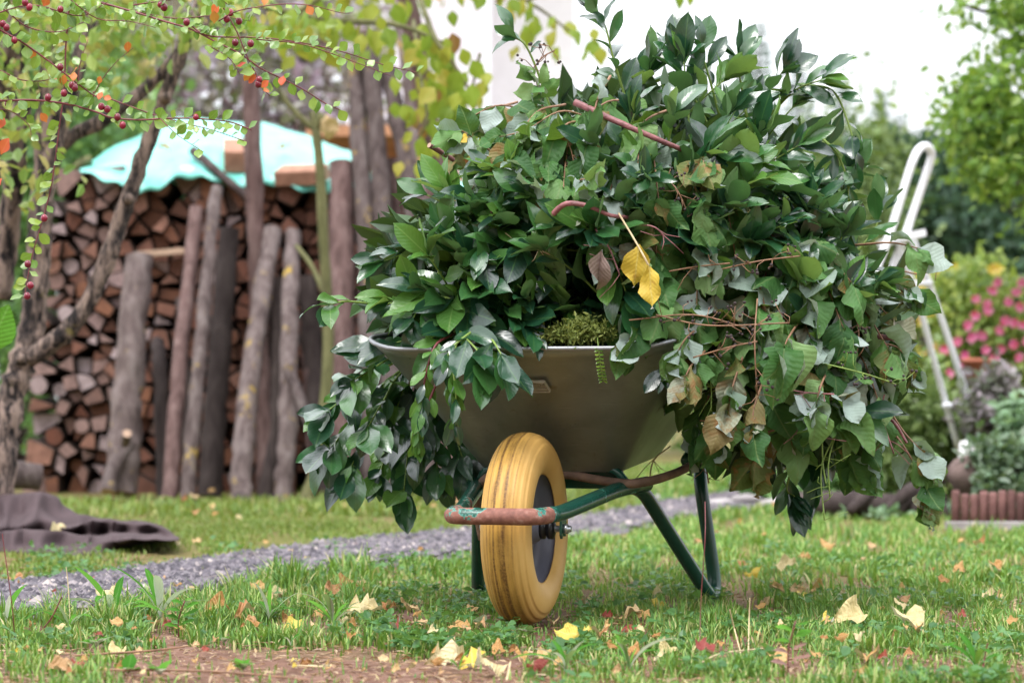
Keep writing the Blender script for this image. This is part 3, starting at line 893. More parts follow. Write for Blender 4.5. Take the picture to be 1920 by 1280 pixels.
shrub('tall_backdrop_tree', 'tall pale green tree filling the upper left background', 'tree', (-3.5, 21, 0),
      [(120, 60, 21, 1.6, 1, 2.0), (420, -60, 21, 1.4, 1, 1.2), (640, -60, 21.5, .8, .8, 1.0)], MT['autumn'], .12, 6500, 3, clumps=80)

# unseen trees added behind the viewer to block low sky light and deepen contrast
def shade_tree_row(name, lab, x0, x1, y0, y1, h, n, along_y=False):
    root = empty(name, ((x0 + x1) / 2, (y0 + y1) / 2, 0), lab, 'trees')
    pts = []
    for i in range(9):
        t = (i + .5) / 9
        c = ((x0 + x1) / 2, y0 + (y1 - y0) * t) if along_y else (x0 + (x1 - x0) * t, (y0 + y1) / 2)
        pts.append(blob_pts(n // 9, (c[0], c[1], h * .52), (1.3, 1.3, h * .5), .3, 40, .2))
        mb = MB(); mb.tube([(c[0], c[1], 0), (c[0] + .1, c[1], h * .4), (c[0], c[1], h * .8)], [.14, .1, .04], 8, jit=.1); mb.build('trunk', MT['bark_dark'], root)
    pp = np.concatenate(pts); pp = pp[pp[:, 2] > .1]
    cloud('crown', pp, .34, .6, MT['shrub'], root)
shade_tree_row('shade_tree_row', 'row of unseen trees added behind the viewer for shade', -10, 10, -6.5, -5.0, 4.6, 9000)

# dark hedge on the right with a lighter cypress in front
hedge = empty('hedge', (4.6, 17.5, 0), 'dark green clipped hedge across the right background', 'hedge')
hx0, hx1 = P(1560, 0, 17).x, P(2300, 0, 17).x
htop = P(0, 262, 17).z
mb = MB(); mb.quadbox(((hx0 + hx1) / 2, 17.75, htop / 2 - .06), hx1 - hx0 - .3, .8, htop - .25); mb.build('inner_growth', MT['bark_dark'], hedge, False)
nn_ = 15000
ff = RNG.uniform(0, 1, nn_)
xx = RNG.uniform(hx0, hx1, nn_); zz = RNG.uniform(.05, htop, nn_)
yy = 17.25 + RNG.normal(0, .07, nn_) + .12 * np.sin(xx * 5 + np.sin(zz * 4)) + .1 * np.sin(zz * 6 + xx * 2)
top = ff < .18
zz[top] = htop + RNG.normal(0, .05, top.sum()); yy[top] = RNG.uniform(17.2, 18.2, top.sum())
cloud('foliage', np.stack([xx, yy, zz], 1), .09, .55, MT['hedge'], hedge)
shrub('cypress', 'lighter green cypress in front of the dark hedge, left of the ladder', 'tree', (P(1600, 745, 15.5).x, 15.5, 0),
      [(1615, 420, 15.5, .42, .4, 1.0), (1540, 460, 15.6, .55, .4, .9), (1650, 330, 15.5, .22, .3, .45), (1620, 640, 15.5, .5, .4, .9)], MT['cypress_green'], .06, 5200, 2, clumps=70, cr=.16)
shrub('far_woodland_bush', 'green bushes low behind the heap of clippings', 'shrub', (.6, 19, 0),
      [(1180, 560, 19, 1.3, .5, 1.0), (1000, 640, 19, 1.1, .5, .8), (1400, 600, 19, 1.2, .5, .9)], MT['shrub'], .1, 3600, 3, clumps=50)
# far conifer tops
for i, (px, py, yb, lab) in enumerate([(1422, 62, 60, 'tallest pale conifer top standing above the middle of the heap'), (1580, 165, 62, 'thin pale conifer tip rising just beside the heap at right'),
                                       (1652, 190, 58, 'pale conifer top alone in the white sky left of the ladder'), (1500, 120, 64, 'faint pale conifer tip poking over the heap, right of the tallest one'),
                                       (1690, 232, 66, 'lowest conifer tip beside the ladder hoop')]):
    tip = P(px, py, yb)
    root = empty('conifer', (tip.x, yb, 0), lab, 'tree', 'far conifers against the sky')
    mb = MB(); mb.tube([(tip.x, yb, 0), (tip.x, yb, tip.z * .5), (tip.x, yb, tip.z)], [.16, .11, .02], 6); mb.build('trunk', MT['bark_dark'], root)
    m_ = 2600
    t = RNG.uniform(0, 1, m_) ** .7; az = RNG.integers(0, 11, m_) * .57 + RNG.normal(0, .12, m_) + np.floor(t * 16) * 1.3
    r = t * 1.15 * RNG.uniform(.1, 1, m_) + .02
    lay = np.floor(t * 22) / 22 + RNG.normal(0, .006, m_)
    z = tip.z - lay * 5.2 - r * .15 + .15
    pts = np.stack([tip.x + np.cos(az) * r, yb + np.sin(az) * r, z], 1)
    cloud('crown', pts, .17, .35, MT['conifer'], root, np.stack([np.cos(az), np.sin(az), np.full(m_, .25)], 1))
# ------------------------------------------------------------------ woodpile: split logs, each its own piece
YW = 11.4
wood = empty('woodpile', (P(330, 0, YW).x, YW + .2, 0), 'long stack of split firewood logs under the turquoise tarp', 'woodpile')
def pile_left(z):
    return P(95, 0, YW).x - (1.5 - z) * .05 + .03 * math.sin(z * 9)
zt = P(0, 332, YW).z
xr = P(800, 0, YW).x
EDGE = [(0, 345), (150, 335), (165, 330), (215, 345), (262, 368), (300, 355), (345, 336), (400, 338), (440, 352), (480, 347), (540, 352), (590, 368), (640, 354), (900, 356)]   # lower edge of the tarp
seeds = []
sp_ = .084
row = 0
z = .05
while z < zt:
    x = -2.62 + (row % 2) * sp_ * .5
    while x < xr:
        sx, sz = x + random.uniform(-.042, .042), z + random.uniform(-.038, .038)
        px, pyy = topx((sx, YW, sz))
        if sx > pile_left(sz) and px < 800 and pyy > interp(EDGE, px) + 8:
            seeds.append((sx, sz))
        x += sp_ * random.choice((.75, .95, 1.0, 1.2))
    z += sp_ * .86; row += 1
def cell(i):
    cx, cz = seeds[i]
    poly = [(cx - .12, cz - .12), (cx + .12, cz - .12), (cx + .12, cz + .12), (cx - .12, cz + .12)]
    for j, (qx, qz) in enumerate(seeds):
        if j == i or abs(qx - cx) > .25 or abs(qz - cz) > .25: continue
        mx, mz, nx_, nz_ = (cx + qx) / 2, (cz + qz) / 2, qx - cx, qz - cz
        out = []
        for k in range(len(poly)):
            a, b = poly[k], poly[(k + 1) % len(poly)]
            da = (a[0] - mx) * nx_ + (a[1] - mz) * nz_; db = (b[0] - mx) * nx_ + (b[1] - mz) * nz_
            if da <= 0: out.append(a)
            if da * db < 0:
                t = da / (da - db); out.append((a[0] + (b[0] - a[0]) * t, a[1] + (b[1] - a[1]) * t))
        poly = out
        if len(poly) < 3: return None
    return poly
logs = []
for i, (cx, cz) in enumerate(seeds):
    poly = cell(i)
    if not poly: continue
    gx = sum(p[0] for p in poly) / len(poly); gz = sum(p[1] for p in poly) / len(poly)
    R = min(math.hypot(p[0] - gx, p[1] - gz) for p in poly)
    kind = random.random(); shr = random.uniform(.90, 1.03)
    if kind < .13:
        k = 10; rr = min(max(R * .95, .028), .05)
        poly = [(gx + rr * random.uniform(.94, 1.05) * math.cos(6.283 * a / k), gz + rr * random.uniform(.94, 1.05) * math.sin(6.283 * a / k)) for a in range(k)]
    else:
        # drop the shortest edges: split wedges have few corners
        while len(poly) > (3 if kind < .45 else 4):
            e = [math.hypot(poly[k][0] - poly[(k + 1) % len(poly)][0], poly[k][1] - poly[(k + 1) % len(poly)][1]) for k in range(len(poly))]
            k = e.index(min(e))
            a, b = poly[k], poly[(k + 1) % len(poly)]
            poly[k] = ((a[0] + b[0]) / 2, (a[1] + b[1]) / 2); poly.pop((k + 1) % len(poly))
        # round the corners a little
        q = []
        for k in range(len(poly)):
            a, b, c = poly[k - 1], poly[k], poly[(k + 1) % len(poly)]
            for o_, t in ((a, .07), (c, .07)):
                q.append((b[0] + (o_[0] - b[0]) * t, b[1] + (o_[1] - b[1]) * t))
        poly = [(gx + (p[0] - gx) * shr, gz + (p[1] - gz) * shr) for p in q]
    y0 = YW + random.uniform(-.05, .07)
    tl = random.uniform(-.02, .02)
    mb = MB(); n = len(poly)
    for d, sc in ((.004, .93), (0.010, 1.0), (.42, 1.0)):
        for (x, zz) in poly:
            yy = y0 + d + (x - gx) * tl * 10 * (d < .1) * .3
            mb.v.append(Vector((gx + (x - gx) * sc, yy, gz + (zz - gz) * sc)))
    mb.f.append(tuple(range(n))); mb.m.append(0)
    for l in range(2):
        for k in range(n):
            mb.f.append((l * n + k, l * n + (k + 1) % n, (l + 1) * n + (k + 1) % n, (l + 1) * n + k)[::-1]); mb.m.append(1)
    px, py = topx((gx, YW, gz))
    logs.append((px, mb))
vis = [l for l in logs if l[0] < 650]; rest = [l for l in logs if l[0] >= 650]
vis.sort(key=lambda l: l[0])
rest = vis[295:] + rest; vis = vis[:295]
for px, mb in vis:
    wea = (px < 230 and random.random() < .6) or random.random() < .1
    mb.build('log', [MT['log_grey'] if wea else MT['log_end'], MT['log_side']], wood, False)
mj = MB()
for px, mb in rest:
    b = len(mj.v); mj.v += mb.v; mj.f += [tuple(b + i for i in f) for f in mb.f]; mj.m += mb.m
if mj.v:
    tag(mj.build('hidden_logs', [MT['log_end'], MT['log_side']], wood, False), kind='stuff')
mb = MB(); mb.quadbox(((pile_left(.7) + xr) / 2 - .02, YW + .62, zt / 2 - .03), xr - pile_left(.7) - .02, .4, zt - .1); mb.build('inner_row', MT['log_side'], wood, False)
# a flat batten lying in the stack
mb = MB(); a, b = P(258, 478, YW - .06), P(346, 470, YW - .06); mb.quadbox((a + b) / 2, .24, .08, .028, Matrix.Rotation(rad(-5), 3, 'Y')); mb.build('batten', MT['cutwood'], wood, False)

# ------------------------------------------------------------------ tarp over the pile
TOP = [(150, 318), (165, 308), (200, 285), (290, 240), (340, 222), (450, 230), (500, 234), (560, 252), (640, 280), (760, 318), (900, 350)]
LOW = [(150, 322), (165, 326), (215, 343), (262, 366), (300, 352), (345, 332), (400, 336), (440, 352), (480, 345), (540, 350), (590, 366), (640, 352), (760, 350), (900, 360)]
tv, tf = [], []
cols = list(range(150, 901, 10)); rows = 18
for px in cols:
    lo, hi = interp(LOW, px), interp(TOP, px)
    for j in range(rows + 8):
        if j <= rows:
            t = j / rows
            Y = YW - .10 + t ** 1.6 * .62
            py = lo + (hi - lo) * t
            w = 1.0
            p = P(px, py, Y)
            hang = max(0, .22 - t) / .22
            p.y += .035 * math.sin(px * .055 + 1.4 * math.sin(px * .021)) * hang
            p.z += .012 * math.sin(px * .12) * hang
        else:
            k = (j - rows) / 7
            p = P(px, hi, YW + .52); p.y += k * .5; p.z -= k * k * .45
        nz = pnoise(p.x * 2.2, p.y * 2.2 + j * .02, 3.0, 5)
        wr = max(0, .35 - abs(pnoise(p.x + .5 * p.y, p.y * 1.5 + p.z, 5.5, 3))) + .6 * max(0, .3 - abs(pnoise(p.x * .7 - p.z, p.z + p.y, 9, 6)))
        p.z += .014 * nz + .02 * wr; p.y += .012 * nz - .015 * wr
        tv.append(tuple(p))
R8 = rows + 8
for i in range(len(cols) - 1):
    for j in range(R8 - 1):
        a = i * R8 + j
        tf.append((a, a + R8, a + R8 + 1, a + 1))
me = bpy.data.meshes.new('tarp'); me.from_pydata(tv, [], tf)
for p in me.polygons: p.use_smooth = True
me.materials.append(MT['tarp'])
tarp = bpy.data.objects.new('tarp', me); COL.objects.link(tarp)
tag(tarp, 'shiny turquoise plastic tarp spread over the top of the woodpile', 'tarp')
md = tarp.modifiers.new('thick', 'SOLIDIFY'); md.thickness = .004

def brick(px, py, Y, sx, sy, sz, rz, tilt, lab):
    mb = MB(); R = Matrix.Rotation(rad(rz), 3, 'Z') @ Matrix.Rotation(rad(tilt), 3, 'X')
    c = P(px, py, Y); mb.quadbox(c, sx, sy, sz, R)
    o = mb.build('brick', MT['brick'], None, False)
    bv = o.modifiers.new('edge', 'BEVEL'); bv.width = .006; bv.segments = 2
    return tag(o, lab, 'brick', 'bricks weighing down the tarp')
brick(442, 292, YW + .02, .12, .24, .11, 8, 22, 'terracotta brick on the tarp left of the tall thin post')
brick(566, 328, YW - .08, .25, .13, .075, -18, 22, 'flat terracotta brick on the tarp beside the pruned sapling')
def stick(name, pts, r, mat, lab, cat='stick', group=None, n=8, jit=.2, k=4, capmi=False):
    c = catmull(pts, k)
    if not hasattr(r, '__len__'): r = (r, r * .85)
    rr = [r[0] + (r[1] - r[0]) * i / (len(c) - 1) for i in range(len(c))]
    mb = MB(); mb.tube(c, rr, n, jit=jit, capmi=1)
    o = mb.build(name, [mat, MT['cutwood']], None)
    autosmooth(o, 50)
    return tag(o, lab, cat, group)
stick('wooden_bar', [P(362, 282, YW - .02), P(405, 320, YW - .13), P(462, 368, YW - .16)], .024, MT['bark_dark'], 'dark wooden bar slanting across the front edge of the tarp', 'bar')
stick('log', [P(120, 335, YW + .25), P(160, 305, YW + .2), P(172, 300, YW + .2)], .03, MT['bark_green'], 'greenish branch under the left tip of the tarp', 'log')

# ------------------------------------------------------------------ poles leaning on the woodpile
def pole(lab, pts, w, mat, extra=(), name='wooden_pole', taper=.85, wob=.012):
    """pts: (px, py, Y); w: width in pixels of the photo at the foot"""
    c = catmull([P(*q) for q in pts], 8)
    r0 = w / 2 / F * pts[0][2]
    n = len(c)
    c = [p + Vector((wob * mnoise.noise(Vector((p.z * 3, i, pts[0][0]))), 0, 0)) for i, p in enumerate(c)]
    root = empty(name, (c[0].x, c[0].y, 0), lab, 'pole', 'poles leaning against the woodpile')
    mb = MB(); mb.tube(c, [r0 * (1 + (taper - 1) * i / (n - 1)) * (1 + .07 * mnoise.noise(Vector((i * .55, pts[0][0], 1)))) for i in range(n)], 14, jit=.24, capmi=1)
    o = mb.build('trunk', [mat, MT['cutwood']], root); autosmooth(o, 55)
    for (pp, ww) in extra:
        cc = catmull([P(*q) for q in pp], 5); rr = ww / 2 / F * pp[0][2]
        mb = MB(); mb.tube(cc, [rr * (1 - .2 * i / (len(cc) - 1)) for i in range(len(cc))], 9, jit=.15, capmi=1)
        autosmooth(mb.build('side_branch', [mat, MT['cutwood']], root), 55)
    return root
PB, PN, PD = MT['bark_post'], MT['bark_brown'], MT['bark_dark']
pole('thick grey post with yellow lichen patches, leftmost of the leaning poles', [(228, 925, 10.7), (238, 760, 10.8), (252, 600, 10.9), (262, 482, 11.0)], 62, PB, [([(242, 830, 10.72), (212, 880, 10.62), (202, 922, 10.55)], 34), ([(235, 830, 10.6), (238, 812, 10.5)], 20)])
pole('slender pinkish brown pole, second from the left', [(318, 935, 10.4), (335, 700, 10.6), (370, 390, 10.95)], 33, PN)
pole('thin grey lichen pole with slanted top, third from the left', [(350, 940, 10.35), (366, 760, 10.5), (385, 560, 10.7), (405, 352, 11.0)], 29, PB)
pole('dark pole behind the slender ones', [(392, 930, 10.9), (410, 700, 11.0), (430, 430, 11.15)], 46, PD)
pole('bent grey pole with yellow lichen in front of the tall thin post', [(452, 945, 10.2), (458, 820, 10.35), (478, 650, 10.6), (510, 432, 10.95)], 44, PB)
pole('grey pole with a stub branch pointing down to the right', [(530, 952, 10.2), (540, 780, 10.35), (543, 600, 10.6), (549, 437, 10.95)], 38, PB, [([(540, 690, 10.4), (560, 740, 10.3), (580, 797, 10.22)], 24)])
pole('tall thin post standing up in front of the tarp', [(500, 930, 10.95), (487, 650, 11.0), (478, 400, 11.0), (468, 145, 11.0)], 36, PN, taper=.9)
pole('dark pole low between the grey poles', [(498, 935, 10.9), (512, 760, 11.0), (520, 520, 11.1)], 30, PD)
pole('thick post with mossy yellow top beside the sapling', [(652, 952, 10.5), (645, 700, 10.7), (638, 306, 11.0)], 56, PN)
pole('straight grey pole rising right of the mossy post', [(700, 945, 10.4), (688, 500, 10.8), (664, 118, 11.1)], 38, PB)
pole('reddish pole leaning left beside the straight grey pole', [(742, 945, 10.35), (722, 500, 10.8), (692, 60, 11.1)], 42, PB)
pole('thin brown pole half hidden among the right hand poles', [(752, 940, 10.8), (748, 560, 11.0), (733, 300, 11.15)], 30, PN)
pole('brown pole leaning left with pale gap on both sides', [(812, 945, 10.3), (778, 420, 10.8), (728, 130, 11.1)], 40, PB)
pole('long slanting pole reaching the top of the frame, nearest the heap', [(845, 945, 10.3), (800, 420, 10.8), (752, 40, 11.1)], 34, PB)
pole('dark lower pole just right of the sapling foot', [(612, 945, 10.9), (590, 700, 11.1), (575, 520, 11.2)], 44, PD)
pole('brown pole end visible below the laurel droop', [(862, 925, 10.6), (850, 800, 10.8), (830, 560, 11.0)], 30, PN)
pole('dark pole end under the droop, nearest to the barrow', [(890, 915, 10.8), (880, 780, 11.0), (868, 640, 11.1)], 26, PB)
pole('short leaning stake at the foot of the bent pole', [(455, 950, 10.1), (448, 915, 10.3), (443, 890, 10.5)], 34, PD, name='wooden_stake')
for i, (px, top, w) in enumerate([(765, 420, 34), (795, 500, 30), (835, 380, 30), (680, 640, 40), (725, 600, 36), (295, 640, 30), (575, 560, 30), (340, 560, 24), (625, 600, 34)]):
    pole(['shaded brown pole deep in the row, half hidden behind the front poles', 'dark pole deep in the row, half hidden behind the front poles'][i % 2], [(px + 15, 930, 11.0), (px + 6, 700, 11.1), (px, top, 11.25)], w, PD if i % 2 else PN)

# sapling with pruned head
sap = empty('sapling', G(575, 944), 'thin olive sapling with pruned forked head in front of the woodpile', 'sapling')
mb = MB()
c = catmull([P(572, 944, 10.12), P(598, 850, 10.15), (P(616, 650, 10.2)), P(606, 450, 10.2), P(601, 330, 10.2), P(592, 238, 10.2)], 6)
mb.tube(c, [.030 - .010 * i / (len(c) - 1) for i in range(len(c))], 10, jit=.15); mb.build('trunk', MT['bark_green'], sap)
for pts, r in (([(592, 245, 10.2), (565, 222, 10.2), (535, 190, 10.2), (520, 165, 10.2)], .016), ([(592, 245, 10.2), (586, 210, 10.2)], .013), ([(594, 248, 10.2), (602, 215, 10.15)], .012), ([(612, 560, 10.2), (585, 500, 10.3), (555, 460, 10.4)], .013)):
    mb = MB(); cc = catmull([P(*q) for q in pts], 4); mb.tube(cc, [r * (1 - .25 * i / (len(cc) - 1)) for i in range(len(cc))], 8, jit=.15); mb.build('branch', MT['bark_green'], sap)
lf = put('dead_leaf', LEAF['fall'][0], frame(P(612, 215, 10.1), Vector((.1, 0, -1)), Vector((.3, -1, 0)), .13), sap, MT['fall'])
# cut log lying at far left
stick('log', [P(-60, 905, 9.0), P(20, 890, 9.1), P(75, 895, 9.15)], .062, MT['bark_post'], 'mossy cut log lying at the left foot of the woodpile', 'log', jit=.1, n=12)

# ------------------------------------------------------------------ gnarled tree at the left edge
YT = 7.6
tree = empty('gnarled_tree', (P(-20, 0, YT).x, YT, 0), 'gnarled tree with flaky bark and spreading limbs at the left edge', 'tree')
def limb(name, pts, r, parent=tree, mat='bark_tree', n=12, jit=.3):
    cc = catmull([P(*q) for q in pts], 7)
    k = len(cc)
    cc = [p + Vector((1, 0, .3)) * (.012 * mnoise.noise(p * 9)) for p in cc]
    rr = [r[0] + (r[1] - r[0]) * i / (k - 1) for i in range(k)]
    mb = MB(); mb.tube(cc, rr, n, jit=jit)
    return mb.build(name, MT[mat], parent)
base = tree.location
mb = MB()
cc = catmull([base + Vector((-.02, 0, -.05)), P(0, 900, YT), P(14, 780, YT), P(38, 690, YT), P(62, 610, YT), P(72, 480, YT), P(82, 330, YT), P(95, 150, YT), P(120, -60, YT), P(150, -300, YT)], 8)
k = len(cc)
mb.tube(cc, [.048 - .014 * i / (k - 1) for i in range(k)], 16, jit=.4); mb.build('trunk', MT['bark_tree'], tree)
limb('limb', [(40, 680, YT), (100, 640, YT - .05), (150, 590, YT - .08), (205, 480, YT - .1), (232, 390, YT - .1), (262, 310, YT - .1), (300, 200, YT - .1), (345, 85, YT - .1), (385, -30, YT), (450, -260, YT)], (.034, .018))
limb('limb', [(72, 480, YT), (85, 380, YT + .1), (110, 280, YT + .1), (190, 225, YT + .15), (270, 170, YT + .2), (340, 95, YT + .2), (420, 0, YT + .3)], (.03, .018))
limb('limb', [(0, 560, YT + .15), (18, 420, YT + .15), (30, 280, YT + .1), (40, 160, YT + .1), (35, -50, YT)], (.042, .028))
limb('limb', [(90, 300, YT), (128, 190, YT + .1), (165, 60, YT + .15), (185, -60, YT + .2)], (.03, .022))
limb('limb', [(-30, 420, YT), (-4, 240, YT), (20, 80, YT - .1), (60, -40, YT - .1)], (.04, .03))
for p_, d_ in (((40, 675, YT - .07), (.2, -1, .3)), ((310, 185, YT - .12), (.5, -.8, .2)), ((240, 372, YT - .13), (.4, -1, -.1))):
    mb = MB(); q = P(*p_); mb.tube([q, q + Vector(d_) * .035], [.022, .014], 8, jit=.3); mb.build('burl', MT['bark_tree'], tree)
# leaves of the crown, hanging above and between
pp = []
for (px, py, Y, rx, rz, m_) in [(80, 60, 7.2, .35, .25, 260), (250, 30, 7.4, .4, .15, 170), (420, 5, 7.2, .35, .12, 130), (30, 240, 7.0, .14, .25, 100), (350, -70, 7.3, .6, .2, 160)]:
    pp.append(blob_pts(m_, P(px, py, Y), (rx, .35, rz), 0.1, 26, .3))
pp = np.concatenate(pp)
cloud('crown', pp, .046, .6, MT['autumn'], tree, np.stack([RNG.normal(0, .6, len(pp)), RNG.normal(0, .6, len(pp)), RNG.normal(-.6, .5, len(pp))], 1))

# ------------------------------------------------------------------ broad leaved tree in the middle, branches hanging in from above
YL = 8.6
lt_ = empty('broad_leaved_tree', (P(845, 0, 9.6).x, 9.6, 0), 'smooth trunk tree with hanging yellow green leaves behind the heap', 'tree')
mb = MB(); cc = catmull([P(850, 950, 9.6), P(838, 600, 9.7), P(815, 330, 9.7), P(785, 120, 9.6), P(740, -120, 9.5)], 8)
k = len(cc); mb.tube(cc, [.052 - .012 * i / (k - 1) for i in range(k)], 14, jit=.12); mb.build('trunk', MT['bark_brown'], lt_)
def leafy(pts, r, nlv, L, hang, spread, mats=None):
    cc = catmull([P(*q) for q in pts], 8); k = len(cc)
    mb = MB(); mb.tube(cc, [r * (1 - .6 * i / (k - 1)) for i in range(k)], 7, jit=.15)
    b = mb.build('branch', MT['bark_green'], lt_)
    for i in range(nlv):
        q = cc[random.randrange(2, k)].copy()
        q += Vector((random.gauss(0, spread), random.gauss(0, spread), -abs(random.gauss(0, hang))))
        d = Vector((random.gauss(0, .45), random.gauss(0, .4), -1))
        nn = Vector((random.gauss(0, .7), -1, random.gauss(.3, .4)))
        put('leaf', random.choice(LEAF['lime']), frame(q, d, nn, L * random.uniform(.65, 1.2)), b, MT['lime'] if random.random() < .95 else MT['fall'])
leafy([(745, -110, 9.4), (640, -40, YL), (560, 20, YL - .1), (480, 10, YL - .2)], .022, 50, .085, .07, .09)
leafy([(520, 22, YL), (620, 38, YL), (745, 48, YL), (830, 80, YL)], .016, 52, .085, .06, .07)
leafy([(770, -60, 9.3), (810, 60, YL), (850, 120, YL - .1), (880, 170, YL - .1)], .013, 58, .085, .13, .07)
leafy([(775, 40, 9.4), (790, 150, YL), (800, 220, YL - .1), (785, 260, YL - .1)], .009, 22, .085, .07, .05)
leafy([(780, -90, 9.4), (900, -40, YL + .6), (1000, 10, YL + .8), (1070, 60, YL + .8)], .012, 46, .08, .06, .08)
leafy([(900, 100, YL), (885, 180, YL), (900, 235, YL)], .007, 14, .08, .03, .03)
leafy([(990, 0, YL + .8), (1180, -60, YL + .8), (1300, -8, YL + .6)], .008, 9, .08, .01, .03)

# ------------------------------------------------------------------ overhanging tree at the upper right
rt = empty('garden_tree', (P(2080, 0, 11).x, 11, 0), 'green leafy tree reaching in from the upper right edge', 'tree')
mb = MB(); cc = catmull([P(2080, 935, 11), P(2070, 500, 11), P(2040, 200, 11), P(2010, -150, 11)], 6)
mb.tube(cc, [.1 - .04 * i / (len(cc) - 1) for i in range(len(cc))], 12, jit=.15); mb.build('trunk', MT['bark_dark'], rt)
for pts in ([(2050, 260, 11), (1960, 240, 10.8), (1860, 200, 10.6), (1790, 170, 10.5)], [(2030, 60, 11), (1950, 40, 10.8), (1880, 30, 10.7), (1800, 10, 10.6)], [(2055, 330, 11), (1950, 310, 10.8), (1850, 320, 10.7)]):
    mb = MB(); cc = catmull([P(*q) for q in pts], 6); mb.tube(cc, [.03 * (1 - .8 * i / (len(cc) - 1)) for i in range(len(cc))], 7, jit=.15); mb.build('limb', MT['bark_dark'], rt)
pp = []
for (px, py, rx, rz, m_) in [(1910, 60, .22, .24, 380), (1875, 170, .26, .18, 640), (1805, 200, .13, .12, 260), (1900, 255, .25, .18, 600), (1815, 265, .15, .11, 280), (1840, 320, .12, .08, 200), (1890, 330, .14, .1, 220), (1960, 100, .3, .5, 700), (1930, -40, .3, .2, 400), (1990, 330, .3, .3, 500), (1800, 20, .1, .06, 26), (1795, 50, .1, .05, 14)]:
    pp.append(blob_pts(m_, P(px, py, 10.6), (rx, .3, rz), 0.05, 22, .32))
pp = np.concatenate(pp)
cloud('crown', pp, .048, .55, MT['leafgreen'], rt, np.stack([RNG.normal(0, .7, len(pp)), RNG.normal(0, .6, len(pp)), RNG.normal(-.4, .6, len(pp))], 1))

# ------------------------------------------------------------------ stepladder
YS = 9.2
lad = empty('stepladder', (P(1700, 0, YS).x, YS, 0), 'white stepladder with tall hoop handrail standing behind the clippings', 'ladder')
def tubep(name, pts, r, mat, parent, k=5, n=10):
    mb = MB(); mb.tube(catmull([Vector(p) for p in pts], k) if k else pts, r, n); return mb.build(name, mat, parent)
# hoop: two parallel rails joined by a round bend at the top
A0, A1 = P(1648, 470, YS - .12), P(1690, 455, YS + .12)
hoop = [P(1560, 880, YS - .35), P(1615, 590, YS - .2), P(1668, 440, YS - .12), P(1702, 330, YS - .08), P(1714, 296, YS - .06), P(1724, 279, YS), P(1736, 274, YS + .06), P(1745, 284, YS + .1), P(1742, 310, YS + .12), P(1698, 440, YS + .14), P(1660, 560, YS + .1), P(1620, 880, YS - .1)]
tubep('handrail', hoop, .0165, MT['white_tube'], lad, 5)
tubep('rear_leg', [P(1684, 450, YS), P(1720, 560, YS + .15), P(1755, 690, YS + .3), P(1800, 850, YS + .5)], .0135, MT['white_tube'], lad)
tubep('rear_leg', [P(1712, 450, YS + .2), P(1752, 560, YS + .35), P(1800, 700, YS + .5), P(1850, 850, YS + .7)], .0135, MT['white_tube'], lad)
mb = MB(); mb.quadbox(P(1690, 447, YS + .05), .16, .24, .028, Matrix.Rotation(rad(-12), 3, 'Y')); autosmooth(mb.build('platform', MT['white_tube'], lad, False))
for (px, py) in ((1640, 535), (1618, 620), (1600, 705), (1583, 790)):
    mb = MB(); mb.quadbox(P(px + 10, py, YS - .15), .10, .3, .022); mb.build('step', MT['white_tube'], lad, False)
mb = MB(); mb.tube([P(1690, 531, YS + .05), P(1745, 531, YS + .3)], .012, 8); mb.build('brace', MT['white_tube'], lad)
mb = MB(); mb.tube([P(1770, 760, YS + .3), P(1820, 760, YS + .6)], .012, 8); mb.build('brace', MT['white_tube'], lad)

# ------------------------------------------------------------------ flower bed, border, pots
def flowers(parent, pts, mat, size, npet=7):
    for q in pts:
        c = np.tile(np.array(q), (npet, 1)); a = np.arange(npet) * 2 * math.pi / npet
        d = np.stack([np.cos(a), np.full(npet, -.35), np.sin(a)], 1)
        cloud('blossom', c, size, .75, mat, parent, d, np.tile([0, -1.0, .2], (npet, 1)), jitter=.15)
fb = shrub('flowering_bush', 'green bush with pink blossoms at the right edge behind the ladder', 'bush', G(1850, 925),
           [(1860, 600, 11.2, .22, .2, .26), (1810, 640, 11.2, .16, .2, .22), (1900, 680, 11.2, .18, .2, .2), (1800, 540, 11.4, .14, .2, .12), (1860, 790, 11.2, .25, .2, .3)], MT['yellow_green'], .05, 4200, 5, clumps=40)
fl = []
for (px, py) in [(1860, 545), (1850, 570), (1852, 582), (1828, 592), (1874, 620), (1885, 602), (1912, 575), (1835, 628), (1822, 633), (1900, 645), (1865, 672), (1808, 668), (1818, 680), (1795, 640), (1900, 605), (1780, 700), (1918, 610), (1843, 630), (1870, 530), (1905, 548), (1890, 565), (1815, 610), (1848, 655), (1888, 690), (1910, 670), (1876, 655), (1925, 640), (1800, 690), (1770, 655), (1830, 560), (1915, 530)]:
    fl.append(P(px, py, 10.95))
flowers(fb, fl, MT['petal_p'], .029)
yb = shrub('yellow_flowering_bush', 'bush with small yellow and orange blossoms behind the ladder legs', 'bush', G(1755, 915),
           [(1770, 560, 12, .25, .2, .2), (1740, 650, 12, .25, .2, .3), (1830, 520, 12.2, .2, .2, .12), (1700, 700, 12, .3, .2, .35), (1760, 800, 12, .4, .2, .3)], MT['yellow_green'], .05, 3800, 5, clumps=40)
fl = [P(random.uniform(1720, 1880), random.uniform(500, 660), 11.7) for _ in range(60)]
flowers(yb, fl, MT['petal_y'], .04, 5)
shrub('conifer_shrub', 'feathery dark green shrub low behind the ladder legs', 'shrub', G(1725, 940), [(1725, 760, 9.9, .14, .15, .26), (1690, 830, 9.9, .16, .15, .2), (1770, 830, 10, .14, .15, .2)], MT['cypress_green'], .05, 2600, 3, clumps=30)
